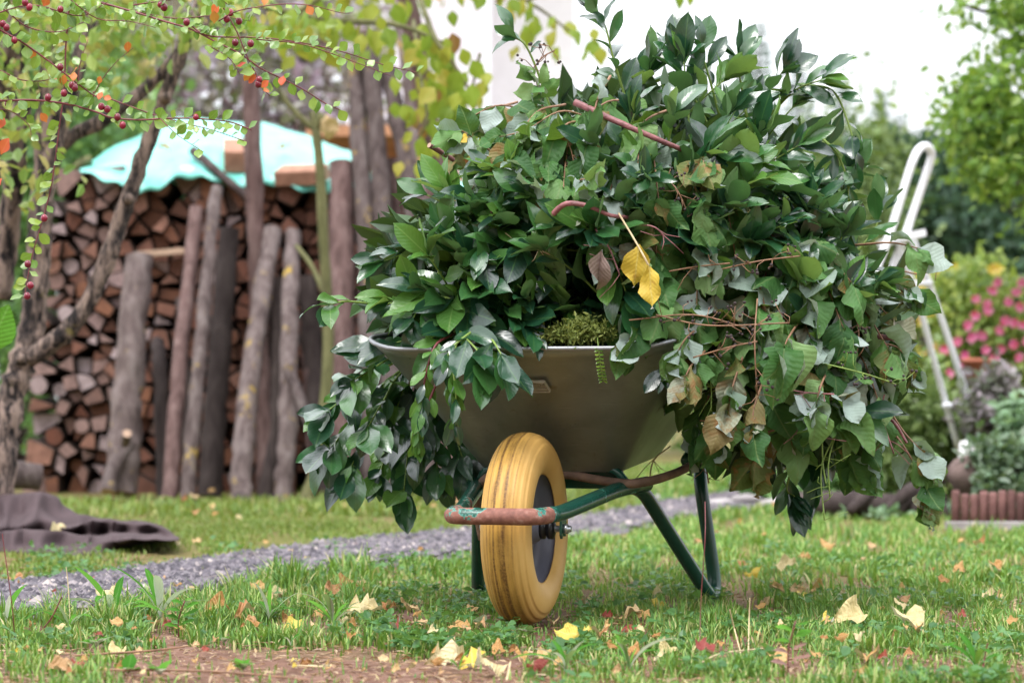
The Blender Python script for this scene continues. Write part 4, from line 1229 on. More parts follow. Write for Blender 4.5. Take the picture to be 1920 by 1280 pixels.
shrub('grey_shrub', 'grey purple withered shrub in the bed at right', 'shrub', G(1850, 935), [(1870, 730, 9.6, .09, .12, .13), (1840, 790, 9.6, .1, .12, .14), (1890, 800, 9.6, .1, .12, .12)], MT['greyshrub'], .045, 1500, 3, clumps=24)
shrub('pale_perennial', 'pale mint green perennial at the right edge of the bed', 'plant', G(1915, 935), [(1905, 785, 9.3, .08, .1, .07), (1935, 800, 9.3, .08, .1, .1)], MT['mint'], .05, 700, 2, clumps=14)
shrub('leafy_shrub', 'glossy green shrub above the wooden border at right', 'shrub', G(1895, 965), [(1880, 870, 8.8, .12, .12, .11), (1915, 900, 8.7, .1, .12, .12), (1855, 905, 8.7, .05, .1, .07)], MT['dullshrub'], .04, 1800, 3, clumps=26)
mb = MB(); mb.lathe([(0, 0), (.05, 0), (.065, .09), (.072, .09), (.072, .11), (.06, .11), (.055, .08), (0, .08)], P(1832, 716, 10.6), (0, 0, 1), 18)
tag(mb.build('flower_pot', MT['pot']), 'terracotta pot below the pink blossoms', 'pot')
mb = MB(); mb.quadbox(P(1900, 524, 13), .5, .05, .05); o = mb.build('rail', MT['greymetal'], None, False)
mb = MB(); q = P(1905, 524, 13)
ro = empty('garden_rail', (q.x, 13, 0), 'grey horizontal rail at the right edge above the blossoms', 'rail')
bpy.data.objects.remove(o)
mb.quadbox((q.x + .2, 13, q.z), .9, .05, .055); mb.build('bar', MT['greymetal'], ro, False)
for dx in (-.12, .55):
    mb = MB(); mb.quadbox((q.x + dx, 13.04, q.z / 2 - .02), .05, .04, q.z); mb.build('post', MT['greymetal'], ro, False)
# brown rock and roots behind the border
mb = MB()
def boulder(name, px, py, Y, r, mat, lab, cat='stone', group=None, sq=(1, 1, .8)):
    mb = MB(); n, m = 12, 8
    c = P(px, py, Y)
    for i in range(m + 1):
        a = math.pi * i / m
        for k in range(n):
            b = 2 * math.pi * k / n
            d = Vector((math.sin(a) * math.cos(b) * sq[0], math.sin(a) * math.sin(b) * sq[1], math.cos(a) * sq[2]))
            mb.v.append(c + d * r * (1 + .35 * mnoise.noise(d * 1.7 + c * 5)))
    for i in range(m):
        for k in range(n):
            mb.f.append((i * n + k, (i + 1) * n + k, (i + 1) * n + (k + 1) % n, i * n + (k + 1) % n)); mb.m.append(0)
    return tag(mb.build(name, mat), lab, cat, group)
boulder('rock', 1825, 890, 8.9, .10, MT['rock'], 'brown rough rock behind the wooden border')
boulder('rock', 1862, 905, 8.8, .07, MT['rock'], 'smaller brown rock under the glossy shrub')
boulder('white_stone', 1812, 850, 9.3, .05, MT['plaster'], 'white stone beside the ladder foot', sq=(.7, .7, 1.2))
# palisade border: short round stakes side by side
bd = empty('palisade_border', G(1860, 985), 'red brown wooden palisade edging at the right edge of the lawn', 'border')
for k in range(17):
    px = 1792 + k * 17.5
    Y = 8.35 - .012 * k
    q = P(px, 985, Y); h = P(0, 922, Y).z + random.uniform(-.008, .008)
    mb = MB(); mb.tube([(q.x, Y, -.03), (q.x, Y, h * .9), (q.x, Y, h)], [.0165, .0165, .012], 9, jit=.06); mb.build('stake', MT['redwood'], bd)
mb = MB(); a_, b_ = P(1770, 992, 8.2), P(2090, 992, 8.0); mb.quadbox(((a_.x + b_.x) / 2, 8.16, .012), b_.x - a_.x, .05, .03); mb.build('kerb', MT['stone'], bd, False)
# dark beam edging of the bed in the middle distance and stones
mb = MB(); a_, b_ = P(1500, 0, 9.0), P(1700, 0, 8.9)
o = stick('border_beam', [(a_.x, 9.05, .05), ((a_.x + b_.x) / 2, 9.0, .055), (b_.x, 8.95, .05)], .05, MT['bark_dark'], 'dark wooden beam edging the bed behind the drooping leaves', 'beam', n=10)
for i, (px, py, Y, r, lab) in enumerate([(1440, 905, 11.2, .13, 'large pale flat stone beyond the path, left of the others'), (1400, 935, 9.9, .05, 'small grey stone beyond the barrow legs'), (1460, 945, 9.6, .06, 'grey stone under the drooping leaves'), (1350, 945, 9.9, .06, 'grey stone seen right beside the barrow leg'), (1560, 955, 9.3, .05, 'small grey stone in front of the dark beam'), (1225, 935, 10.3, .04, 'pale stone seen between the barrow legs')]):
    boulder('stone', px, py, Y, r, MT['stone'], lab, 'stone', 'stones beyond the path', (1.4, 1, .45))
sp = []
for i in range(5):
    shrub('bed_plant', 'low green plant in the bed seen under the drooping leaves', 'plant', G(1420 + i * 70, 925 + (i % 2) * 8), [(1420 + i * 70, 905, 10.2 - .2 * (i % 2), .11, .12, .07)], MT['shrub'], .035, 420, 2, clumps=10, group='low plants in the bed behind the barrow')
for i in range(4):
    shrub('pale_ground_plant', 'pale green low leaves along the edge of the lawn', 'plant', G(1600 + i * 62, 968 + 4 * (i % 2)), [(1600 + i * 62, 962, 8.9, .08, .1, .025)], MT['mint'], .035, 160, 1, clumps=6, group='pale low plants at the lawn edge')

# ------------------------------------------------------------------ brown fleece lying on the grass at left
def fleece():
    """a thrown-down sheet: lines of folds from the far edge to the near edge, each (px, py) with its depth"""
    L = [(None, 7.95, .004), 
         ([(-160, 930), (0, 926), (50, 921), (97, 919), (114, 940), (145, 961), (180, 968), (235, 974), (290, 977), (330, 1002)], 7.55, 0),
         ([(-160, 962), (0, 966), (40, 962), (75, 948), (100, 968), (125, 985), (160, 982), (235, 990), (290, 990), (330, 1004)], 7.42, 0),
         ([(-160, 985), (0, 992), (45, 990), (84, 968), (112, 994), (140, 990), (175, 974), (235, 979), (290, 983), (330, 1005)], 7.22, 0),
         ([(-160, 990), (0, 998), (50, 1003), (90, 1001), (112, 1004), (145, 1004), (180, 1001), (235, 997), (290, 1000), (330, 1007)], 7.30, 0),
         ([(-160, 984), (0, 994), (50, 991), (97, 992), (125, 996), (150, 1001), (180, 1006), (235, 1001), (290, 1005), (330, 1009)], 7.05, 0),
         ([(-160, 1012), (0, 1020), (50, 1019), (97, 1022), (125, 1020), (150, 1022), (180, 1018), (235, 1012), (290, 1011), (330, 1012)], 6.98, 0),
         ([(-160, 1028), (0, 1032), (50, 1036), (97, 1041), (140, 1042), (180, 1037), (235, 1027), (290, 1016), (330, 1013)], None, .003)]
    cols = list(range(-160, 331, 14))
    rn = random.Random(4)
    v, f = [], []
    jit = [[rn.uniform(-1, 1) for _ in cols] for _ in L]
    for r, (tab, Y, zz) in enumerate(L):
        for i, px in enumerate(cols):
            if tab is None:
                yy = Y - .3 * max(0, (px - 60) / 270); p = Vector(((px - 960) / F * yy, yy, .002))
            elif Y is None:
                p = G(px, interp(tab, px), .004)
            else:
                k = max(0, (px - 140) / 190)
                yy = Y + k * (.42 - .12 * r) * .6 + .075 * math.sin(px * .115 + r * 1.3 + 1.7 * math.sin(px * .031)) * (1 - .6 * k) + .02 * jit[r][i]
                p = P(px + 6 * jit[r][i - 1], interp(tab, px) + 2.0 * jit[r][i], yy)
                p.z = max(p.z, .006)
            v.append(tuple(p))
    n = len(cols)
    for r in range(len(L) - 1):
        for i in range(n - 1):
            f.append((r * n + i, (r + 1) * n + i, (r + 1) * n + i + 1, r * n + i + 1))
    me = bpy.data.meshes.new('fleece_sheet'); me.from_pydata(v, [], f)
    for p in me.polygons: p.use_smooth = True
    me.materials.append(MT['fleece'])
    o = bpy.data.objects.new('fleece_sheet', me); COL.objects.link(o)
    ss = o.modifiers.new('soft', 'SUBSURF'); ss.levels = 2; ss.render_levels = 2
    cr = me.attributes.new('crease_edge', 'FLOAT', 'EDGE')
    cr.data.foreach_set('value', [.55 if abs(e.vertices[0] - e.vertices[1]) == 1 else .25 for e in me.edges])
    return tag(o, 'crumpled brown grey cloth sheet lying on the grass at left', 'cloth')
fleece()
# dead leaves blown onto the tarp
for i, (px, py, Y) in enumerate([(300, 290, YW + .02), (250, 320, YW - .07), (520, 290, YW + .1), (640, 315, YW + .03), (380, 262, YW + .12)]):
    o = put('fallen_leaf', LEAF['fall'][i % 6], frame(P(px, py, Y) + Vector((0, -.02, .03)), Vector((1, .3 * i - .6, .1)), Vector((0, -.4, 1)), .075), None, MT['fall'])
    tag(o, ['brown leaf on the tarp near its left fold', 'brown leaf at the lower left edge of the tarp', 'brown leaf on the tarp above the flat brick', 'brown leaf on the right slope of the tarp', 'brown leaf highest on the tarp'][i], 'leaf', 'dead leaves on the tarp')
# ------------------------------------------------------------------ the wheelbarrow
TH = rad(15.5); CT, ST = math.cos(TH), math.sin(TH)
XW, YB = .028, 4.74                                   # wheel centre on the ground plan
def B(u, v, w):
    """barrow coordinates: u to its side (right in the photo), v towards the handles, w up"""
    return Vector((XW + u * CT + v * ST, YB - u * ST + v * CT, w))
AX = Vector((CT, -ST, 0)); BK = Vector((ST, CT, 0)); UPV = Vector((0, 0, 1))
bar = empty('wheelbarrow', (XW, YB, 0), 'steel wheelbarrow with yellow tyre and green frame heaped with clippings', 'wheelbarrow')

# wheel
wheel = empty('wheel', (XW, YB, 0), None, None); wheel.parent = bar; wheel.location = (0, 0, 0)
def tyre():
    NP, NS = 96, 112
    R0, rw, rr = .150, .052, .050
    v, uvs, f = [], [], []
    for k in range(NS):
        a = 2 * math.pi * k / NS
        rd = BK * math.cos(a) + UPV * math.sin(a)
        for i in range(NP):
            ph = 2 * math.pi * i / NP
            cr, sr = -math.cos(ph), math.sin(ph)            # i = NP/2 is the crown of the tread
            ex = .88
            lat = rw * math.copysign(abs(sr) ** ex, sr)
            rad_ = R0 + rr * math.copysign(abs(cr) ** .95, cr)
            q = abs(ph - math.pi)
            if q < 1.15 and (i % 5) == 3: rad_ -= .0024
            if ph < .7 or ph > 2 * math.pi - .7: rad_ = max(rad_, R0 - .028)
            v.append(Vector((XW, YB, .2)) + AX * lat + rd * rad_)
            uvs.append((i / NP, k / NS))
    for k in range(NS):
        for i in range(NP):
            f.append((k * NP + i, ((k + 1) % NS) * NP + i, ((k + 1) % NS) * NP + (i + 1) % NP, k * NP + (i + 1) % NP))
    me = bpy.data.meshes.new('tyre')
    off = Vector(bar.location)
    me.from_pydata([tuple(p - off) for p in v], [], f)
    ul = me.uv_layers.new(name='UVMap')
    for p in me.polygons:
        p.use_smooth = True
        for li in p.loop_indices:
            ul.data[li].uv = uvs[me.loops[li].vertex_index]
    me.materials.append(MT['tyre'])
    o = bpy.data.objects.new('tyre', me); COL.objects.link(o); o.parent = wheel
    return o
tyre()
mb = MB()
mb.lathe([(.126, .030), (.122, .036), (.117, .034), (.112, .022), (.10, .010), (.06, .006), (.034, .014), (.026, .030), (.022, .034), (.0, .034)], B(0, 0, .2), AX, 48)
mb.lathe([(.126, -.030), (.122, -.036), (.117, -.034), (.112, -.022), (.10, -.010), (.06, -.006), (.034, -.014), (.026, -.030), (.022, -.034), (.0, -.034)], B(0, 0, .2), AX, 48)
mb.build('rim', MT['hub'], wheel)
mb = MB(); mb.lathe([(.0, .030), (.012, .030), (.022, .034), (.022, .042), (.016, .044), (.016, .048), (.022, .050), (.022, .060), (.012, .064), (.0, .064)], B(0, 0, .2), AX, 24)
mb.lathe([(.0, -.030), (.012, -.030), (.022, -.034), (.022, -.042), (.016, -.044), (.016, -.048), (.022, -.050), (.022, -.060), (.012, -.064), (.0, -.064)], B(0, 0, .2), AX, 24)
mb.build('bearing', MT['black'], wheel)
mb = MB(); mb.tube([B(-.098, 0, .2), B(.098, 0, .2)], .007, 12); mb.build('axle', MT['bolt'], bar)
for s in (1, -1):
    mb = MB(); mb.tube([B(s * .083, 0, .2), B(s * .092, 0, .2)], .0105, 6); mb.build('axle_nut', MT['bolt'], bar)
    # slotted axle plate
    mb = MB(); R = Matrix((AX, BK, UPV)).transposed()
    prof = [(-.018, .24), (.022, .245), (.022, .192), (.016, .184), (.009, .184), (.007, .205), (-.005, .205), (-.007, .184), (-.013, .180), (-.02, .188)]
    n = len(prof); b = len(mb.v)
    for uu in (.078, .083):
        for (vv, ww) in prof: mb.v.append(B(s * uu, vv, ww))
    mb.f.append(tuple(range(n))); mb.f.append(tuple(range(n, 2 * n))[::-1]); mb.m += [0, 0]
    for k in range(n): mb.f.append((k, (k + 1) % n, n + (k + 1) % n, n + k)); mb.m.append(0)
    mb.build('axle_plate', MT['green'], bar, False)

# front hoop of the frame (worn to rust), side rails that turn down into the legs
def soft(pts, r=.03, k=5):
    """polyline with rounded corners"""
    pts = [Vector(p) for p in pts]; out = [pts[0]]
    for a, b, c in zip(pts, pts[1:], pts[2:]):
        d1, d2 = (a - b), (c - b)
        t1, t2 = min(r, d1.length * .45), min(r, d2.length * .45)
        p, q = b + d1.normalized() * t1, b + d2.normalized() * t2
        for i in range(k + 1):
            t = i / k
            out.append(p * (1 - t) ** 2 + b * 2 * t * (1 - t) + q * t * t)
    out.append(pts[-1]); return out
TR = .0165
mb = MB(); mb.tube(soft([B(-.098, -.19, .238), B(-.086, -.247, .237), B(.086, -.247, .237), B(.098, -.19, .238)], .030, 6), TR * 1.03, 16, caps=False)
autosmooth(mb.build('front_hoop', MT['green_rust'], bar, label='front bumper hoop worn to bare rust'))
for s in (1, -1):
    mb = MB()
    mb.tube(soft([B(s * .097, -.195, .238), B(s * .105, -.12, .238), B(s * .158, .18, .276), B(s * .20, .275, .285)], .05, 6), TR, 16)
    mb.build('side_rail', MT['green_worn'], bar)
    mb = MB()
    mb.tube(soft([B(s * .155, .215, .284), B(s * .185, .29, .272), B(s * .272, .575, .03), B(s * .278, .60, .015), B(s * .278, .655, .015), B(s * .276, .668, .05), B(s * .245, .655, .27), B(s * .235, .70, .345)], .035, 6), TR * .97, 16)
    mb.build('leg', MT['green'], bar)
    mb = MB()
    mb.tube(soft([B(s * .225, .60, .325), B(s * .24, .80, .40), B(s * .27, 1.05, .52), B(s * .275, 1.36, .60)], .05, 5), TR, 14)
    mb.build('handle', MT['green'], bar)
    mb = MB()
    mb.tube([B(s * .2755, 1.22, .5645), B(s * .2755, 1.38, .606)], .021, 14); mb.build('grip', MT['black'], bar)
    # hump shaped tray bracket
    mb = MB()
    pr = [B(s * .05, .215, .318), B(s * .12, .212, .322), B(s * .148, .212, .312), B(s * .165, .215, .29)]
    mb.tube(soft(pr, .03, 5), .0095, 8); mb.build('tray_bracket', MT['green'], bar)
mb = MB(); mb.quadbox(B(0, .235, .297), .31, .012, .045, Matrix((AX, BK, UPV)).transposed()); mb.build('cross_plate', MT['green'], bar, False)
# rusty support tube bent round the tray's foot
mb = MB()
mb.tube(catmull([P(905, 1010, 5.02), P(893, 945, 5.0), P(900, 910, 4.97), P(925, 890, 4.96), P(985, 884, 4.95), P(1060, 889, 4.93), P(1120, 899, 4.90), P(1175, 906, 4.87), P(1215, 902, 4.88), P(1270, 885, 4.98), P(1322, 856, 5.16), P(1345, 835, 5.3)], 5), .0098, 10, jit=.06)
mb.build('support_tube', MT['rusty'], bar)
mb = MB(); mb.tube(catmull([P(918, 905, 5.0), P(905, 880, 5.05), P(915, 855, 5.1)], 4), .009, 9, jit=.06); mb.build('support_tube', MT['rusty'], bar)

# tray: a lofted rounded box, wider at the rim
def rrect(hu, v0, v1, r, n=9):
    cv = (v0 + v1) / 2; hv = (v1 - v0) / 2; out = []
    for (sx, sy, a0) in ((1, 1, 0), (-1, 1, 90), (-1, -1, 180), (1, -1, 270)):
        for i in range(n):
            a = rad(a0 + 90 * i / (n - 1))
            out.append((sx * (hu - r) + r * math.cos(a), cv + sy * (hv - r) + r * math.sin(a)))
    # straight runs get extra points
    res = []
    for i, p in enumerate(out):
        q = out[(i + 1) % len(out)]
        res.append(p)
        d = math.hypot(p[0] - q[0], p[1] - q[1]); m = int(d / .05)
        for j in range(1, m + 1):
            res.append((p[0] + (q[0] - p[0]) * j / (m + 1), p[1] + (q[1] - p[1]) * j / (m + 1)))
    return res
def rim_w(v): return .572 + .04 * (1 - math.exp(-(v + .08) / .09)) + .01 * (v + .08)
def bot_w(v): return .313 + .06 * (v - .2)
lo_ = rrect(.155, .2, .64, .045); n_ = 9
def outline(t):
    hu = .155 + (.345 - .155) * t; v0 = .2 - .28 * t; v1 = .64 + .18 * t; r = .045 + .065 * t
    res = []
    cv = (v0 + v1) / 2; hv = (v1 - v0) / 2
    pts = []
    for (sx, sy, a0) in ((1, 1, 0), (-1, 1, 90), (-1, -1, 180), (1, -1, 270)):
        for i in range(9):
            a = rad(a0 + 90 * i / 8); pts.append((sx * (hu - r) + r * math.cos(a), cv + sy * (hv - r) + r * math.sin(a)))
    for i, p in enumerate(pts):
        q = pts[(i + 1) % len(pts)]; res.append(p)
        if i % 9 == 8:
            for j in range(1, 6): res.append((p[0] + (q[0] - p[0]) * j / 6, p[1] + (q[1] - p[1]) * j / 6))
    return res
mb = MB(); NR = 9
for l in range(NR + 1):
    t = l / NR
    for (u, v) in outline(t):
        vb = .2 + (v - (.2 - .28 * t)) / max(1e-6, (.64 + .18 * t) - (.2 - .28 * t)) * .44
        bulge = .008 * math.sin(math.pi * t)
        mb.v.append(B(u * (1 + bulge), v, bot_w(vb) * (1 - t) + rim_w(v) * t))
NO = len(outline(0))
for l in range(NR):
    for k in range(NO):
        a, b = l * NO + k, l * NO + (k + 1) % NO
        mb.f.append((a, b, b + NO, a + NO)); mb.m.append(0)
mb.f.append(tuple(range(NO))[::-1]); mb.m.append(0)
tray = mb.build('tray', MT['tray'], bar); autosmooth(tray, 35)
sm = tray.modifiers.new('sheet', 'SOLIDIFY'); sm.thickness = .0015; sm.offset = 1
mb = MB(); top = [B(u, v, rim_w(v)) for (u, v) in outline(1)]
mb.tube(top + top[:1], .0048, 9, caps=False); mb.build('rolled_rim', MT['rim'], tray)
# stamped maker's plate on the front sheet: frame, upright strokes and a line of small print, all pressed proud
pe = Vector((0, -.28, .259)).normalized()
def PLT(a, b, h=0.0):
    """a along the sheet to the right, b up the sheet, h proud of it"""
    c0 = (.027, .0053, .4945)
    nr = (0, -.259 / .3814, -.28 / .3814)
    aa = a - b * .22
    return B(c0[0] + aa, c0[1] + pe.y * b + nr[1] * h, c0[2] + pe.z * b + nr[2] * h)
mb = MB()
def ridge(a0, b0, a1, b1, w=.0012, h=.0030):
    d = Vector((a1 - a0, b1 - b0)); d.normalize(); px_, py_ = -d.y * w, d.x * w
    b = len(mb.v)
    for hh, k in ((-.004, 1.0), (h, .6)):
        for (x, y) in ((a0 + px_ * k, b0 + py_ * k), (a1 + px_ * k, b1 + py_ * k), (a1 - px_ * k, b1 - py_ * k), (a0 - px_ * k, b0 - py_ * k)):
            mb.v.append(PLT(x, y, hh))
    for q in ((4, 5, 6, 7), (0, 1, 5, 4), (1, 2, 6, 5), (2, 3, 7, 6), (3, 0, 4, 7)):
        mb.f.append(tuple(b + i for i in q)); mb.m.append(0)
hw_, hh_ = .0185, .0145
for a in ((-hw_, hh_, hw_, hh_), (-hw_, -hh_, hw_, -hh_), (-hw_, -hh_, -hw_, hh_), (hw_, -hh_, hw_, hh_), (-hw_, -.0065, hw_, -.0065)): ridge(*a)
# the word's strokes: a curved C, then close uprights, a cross bar and a closing box
for a in ((-.0155, .011, -.0105, .011), (-.0155, .011, -.0155, -.003), (-.0155, -.003, -.0105, -.003), (-.0085, .012, -.0085, -.004), (-.0055, .012, -.0055, -.004), (-.0022, .012, -.0022, -.004),
          (.0010, .012, .0010, -.004), (.0045, .012, .0045, -.004), (.0075, .011, .0150, .011), (.0085, .008, .0085, -.004), (.0120, .009, .0120, -.004), (.0155, .008, .0155, -.004)):
    ridge(*a, w=.0008, h=.003)
for k in range(9):
    ridge(-.0155 + k * .0036, -.0105, -.0133 + k * .0036, -.0105, .0012, .002)
mb.build('stamped_plate', MT['plate'], tray, False)
# ------------------------------------------------------------------ the heap of clippings
ELL = [(1195, 450, 395, 348, 5.25, .60), (1480, 650, 235, 270, 5.05, .40), (880, 540, 215, 200, 5.15, .42)]
def surf(px, py):
    best = None
    for (cx, cy, hw, hh, yc, d) in ELL:
        ex, ey = (px - cx) / hw, (py - cy) / hh
        q = 1 - ex * ex - ey * ey
        if q > 0:
            Y = yc - d * math.sqrt(q)
            n = Vector((ex / (hw / F * Y), -math.sqrt(q) / d, -ey / (hh / F * Y))).normalized()
        else:
            Y = yc + .02
            n = Vector((ex, -.5, -ey)).normalized()
        s = (Y if q > 0 else Y + .5 * (-q))
        if best is None or s < best[0]: best = (s, min(Y, 5.3), n, ex, ey)
    return best[1], best[2], best[3], best[4]

CAM = Vector((0, 0, HC))
def branch(name, label, group, pts, kind, nlv, L, stem='stem_green', r=.0035, start=.2, tip=5, hang=0.0, face=None, mats=None, spread=.95, lname='leaf', cat='branch', jit=.25):
    c = catmull(pts, 6); k = len(c)
    root = empty(name, c[0], label, cat, group)
    mb = MB(); mb.tube(c, [r * (1 - .6 * i / (k - 1)) for i in range(k)], 6); mb.build('stem', MT[stem], root)
    ga = random.uniform(0, 6.28)
    lv = []
    for i in range(nlv):
        t = start + (1 - start) * (i / max(1, nlv - 1)) ** .9
        x = t * (k - 1); j = min(int(x), k - 2)
        p = c[j].lerp(c[j + 1], x - j); tg = (c[j + 1] - c[j]).normalized()
        o = tg.orthogonal().normalized(); w = tg.cross(o)
        ga += 2.4
        rd = o * math.cos(ga) + w * math.sin(ga)
        ang = spread * random.uniform(.75, 1.15) * (1 - .45 * t)
        d = tg * math.cos(ang) + rd * math.sin(ang)
        lv.append((p, d, tg))
    for i in range(tip):
        tg = (c[-1] - c[-3]).normalized(); o = tg.orthogonal().normalized(); w = tg.cross(o)
        a = i * 6.28 / max(tip, 1) + ga
        ang = random.uniform(.15, .75)
        lv.append((c[-1] - tg * .004 * i, tg * math.cos(ang) + (o * math.cos(a) + w * math.sin(a)) * math.sin(ang), tg))
    for (p, d, tg) in lv:
        d = d + rv(jit) + Vector((0, 0, -hang))
        if face is None:
            nn = Vector((0, -.55, .8)) + rv(.55)
        else:
            nn = face + rv(.6)
        if kind == 'wilt' and random.random() < .26: nn = -nn
        mt = None
        if mats:
            q = random.random()
            for pr, m_ in mats:
                if q < pr: mt = MT[m_]; break
                q -= pr
        put(lname, random.choice(LEAF[kind]), frame(p, d, nn, L * random.uniform(.55, 1.2), random.uniform(.85, 1.2)), root, mt)
    return root

def zone(N, box, fn, minpx, rej=None):
    """spread N tips over a box of the heap's visible face, keeping them apart"""
    out = []; tries = 0
    while len(out) < N and tries < 6000:
        tries += 1
        px, py = random.uniform(box[0], box[2]), random.uniform(box[1], box[3])
        if rej and rej(px, py): continue
        if any((px - a) ** 2 + (py - b) ** 2 < minpx ** 2 for a, b in out): continue
        out.append((px, py))
    for (px, py) in out: fn(px, py)

def outside(px, py):
    return all(((px - cx) / hw) ** 2 + ((py - cy) / hh) ** 2 > .98 for (cx, cy, hw, hh, yc, d) in ELL)

LMK = [('two yellow leaves', 1205, 515), ('long pink stick', 1185, 238), ('crooked pink stick', 1105, 390), ('withered grey leaf', 1120, 515), ('moss on the rim', 1080, 620), ('highest laurel shoot', 1135, 60),
       ('round leaf', 1745, 485), ('right pink stick', 1665, 633), ('silvery blue rosette', 1215, 345), ('left rim corner', 720, 625), ('large flat leaves', 1470, 660), ('ladder hoop', 1725, 330), ('right tray corner', 1320, 700)]
def where(px, py):
    nm, x, y = min(LMK, key=lambda l: (l[1] - px) ** 2 + (l[2] - py) ** 2)
    dx, dy = px - x, py - y
    d = math.hypot(dx, dy)
    h = 'right' if dx > 0 else 'left'; v = 'above' if dy < 0 else 'below'
    rel = v if abs(dx) < .45 * abs(dy) else ('%s of' % h if abs(dy) < .45 * abs(dx) else '%s %s of' % ('up' if v == 'above' else 'down', h))
    return '%s%s the %s' % ('just ' if d < 45 else ('' if d < 95 else ('well ' if d < 160 else 'far ')), rel, nm)
def mk_laurel(label, group, L=.102, nl=7, length=.20, lift=.1, youngp=.13, tip=5):
    def fn(px, py):
        Y, n, ex, ey = surf(px, py)
        tipp = P(px, py, Y - .03) + n * random.uniform(-.05, .05)
        ln = length * random.uniform(.7, 1.5)
        out = Vector((ex * .9, 0, -ey * .9))
        b = (n * .55 + out * .7 + rv(.45) + Vector((0, -.1, lift))).normalized()
        rootp = tipp - b * ln + Vector((0, .04, -.03))
        mid = rootp.lerp(tipp, .55) + Vector((0, 0, .015))
        mats = [(youngp, 'laurel_young')]
        if random.random() < .12: mats = [(.7, 'laurel_young')]
        branch('laurel_branch', ('light laurel branch ' if mats[0][0] > .5 else 'dark laurel branch ') + label + ', ' + where(px, py), group, [rootp, mid, tipp], 'laurel', nl, L, face=n * .5 + Vector((0, -.3, .75)), mats=mats, tip=tip)
    return fn
def mk_wilt(label, group, L=.10, nl=8, length=.2, brown=.09, stem='stem_brown'):
    def fn(px, py):
        Y, n, ex, ey = surf(px, py)
        tipp = P(px, py, Y - .035) + n * random.uniform(-.05, .04)
        out = Vector((ex * .8, 0, -ey * .3))
        b = (n * .5 + out * .5 + rv(.4) + Vector((0, -.1, -.55))).normalized()
        rootp = tipp - b * length + Vector((0, .05, 0))
        mid = rootp.lerp(tipp, .55) + Vector((0, -.02, .035))
        brn = .6 if random.random() < .07 else brown
        branch('wilted_branch', ('browned branch ' if brn > .5 else 'wilted green branch ') + label + ', ' + where(px, py), group, [rootp, mid, tipp], 'wilt', nl, L, stem=stem, r=.003, face=Vector((n.x * .6, -.8, .25)), mats=[(brn, 'wilt_brown'), (.003, 'yellow_leaf')], hang=.75, tip=2, spread=1.1, jit=.4)
    return fn

zone(26, (1110, 120, 1600, 440), mk_laurel('on the crown', 'laurel branches on the crown of the heap'), 58, lambda x, y: outside(x, y) or (x < 1210 and y < 215))
zone(15, (1290, 300, 1610, 470), mk_laurel('on the right shoulder', 'laurel branches on the right shoulder'), 52, outside)
zone(18, (700, 380, 960, 640), mk_laurel('on the left flank', 'laurel branches on the left flank', .106), 46, lambda x, y: outside(x, y) or x < 890 - (y - 300) * .5)
zone(15, (900, 410, 1180, 625), mk_laurel('in the middle', 'laurel branches in the middle of the heap', .104), 54, outside)
zone(7, (860, 330, 1010, 430), mk_laurel('on the left shoulder', 'laurel branches on the left shoulder', .085), 44, lambda x, y: outside(x, y) or x < 905 - (y - 330) * .3)
zone(14, (850, 215, 1110, 370), mk_wilt('at the upper left', 'wilted branches at the upper left', .09), 50, lambda x, y: outside(x, y) or y < 225 + (1090 - x) * .12)
zone(16, (960, 290, 1320, 480), mk_wilt('in the centre', 'wilted branches in the centre', .095), 50, outside)
zone(44, (1230, 440, 1700, 860), mk_wilt('drooping at right', 'withered branches drooping at right', .10, 9), 48, outside)
zone(8, (1480, 400, 1660, 560), mk_laurel('among withered leaves', 'laurel branches among withered leaves', .1), 48, outside)

# branches that make the outline, each placed singly
def lau(label, pts, nl=7, L=.09, tip=4, **kw):
    return branch('laurel_branch', label, kw.pop('group', 'laurel branches standing out of the heap'), [P(*q) for q in pts], 'laurel', nl, L, tip=tip, **kw)
lau('laurel twig reaching farthest left with two light green tip leaves', [(830, 560, 5.0), (720, 570, 4.9), (650, 565, 4.85), (618, 572, 4.82)], 6, .075, 3, mats=[(.55, 'laurel_young')], hang=.1, start=.45)
lau('laurel branch with light green leaves just above the rim corner', [(860, 560, 4.95), (790, 560, 4.85), (730, 565, 4.8)], 8, .095, 3, mats=[(.6, 'laurel_young')])
lau('laurel branch with narrow leaves pointing left above the flank', [(880, 440, 5.0), (800, 460, 4.95), (720, 490, 4.92)], 8, .085, 4)
lau('single long laurel tip pointing up left from the shoulder', [(900, 420, 5.0), (840, 385, 4.95), (800, 365, 4.95)], 3, .095, 2)
lau('lone laurel sprig standing at the top left of the heap', [(1040, 230, 4.98), (1010, 140, 4.95), (985, 85, 4.93), (962, 70, 4.92)], 5, .07, 4, start=.55)
lau('tall laurel shoot standing highest above the heap', [(1215, 300, 5.0), (1175, 190, 4.97), (1150, 110, 4.95), (1135, 50, 4.94), (1115, 20, 4.93)], 14, .078, 4, start=.22)
lau('laurel shoot with one upright narrow leaf on the crown', [(1350, 220, 5.0), (1328, 140, 4.98), (1312, 90, 4.97)], 7, .08, 2, start=.35)
lau('laurel branch with broad leaves against the sky, centre of the crown', [(1330, 240, 5.0), (1290, 160, 4.98), (1268, 110, 4.97)], 8, .085, 4)
lau('laurel branch pointing up right at the highest right of the crown', [(1420, 260, 5.05), (1440, 180, 5.02), (1470, 130, 5.0)], 8, .09, 4)
lau('pale laurel branch at the right top of the heap', [(1440, 220, 5.05), (1490, 170, 5.02), (1540, 150, 5.0)], 8, .09, 3, mats=[(.6, 'laurel_young')])  # pale through its large share of young leaves
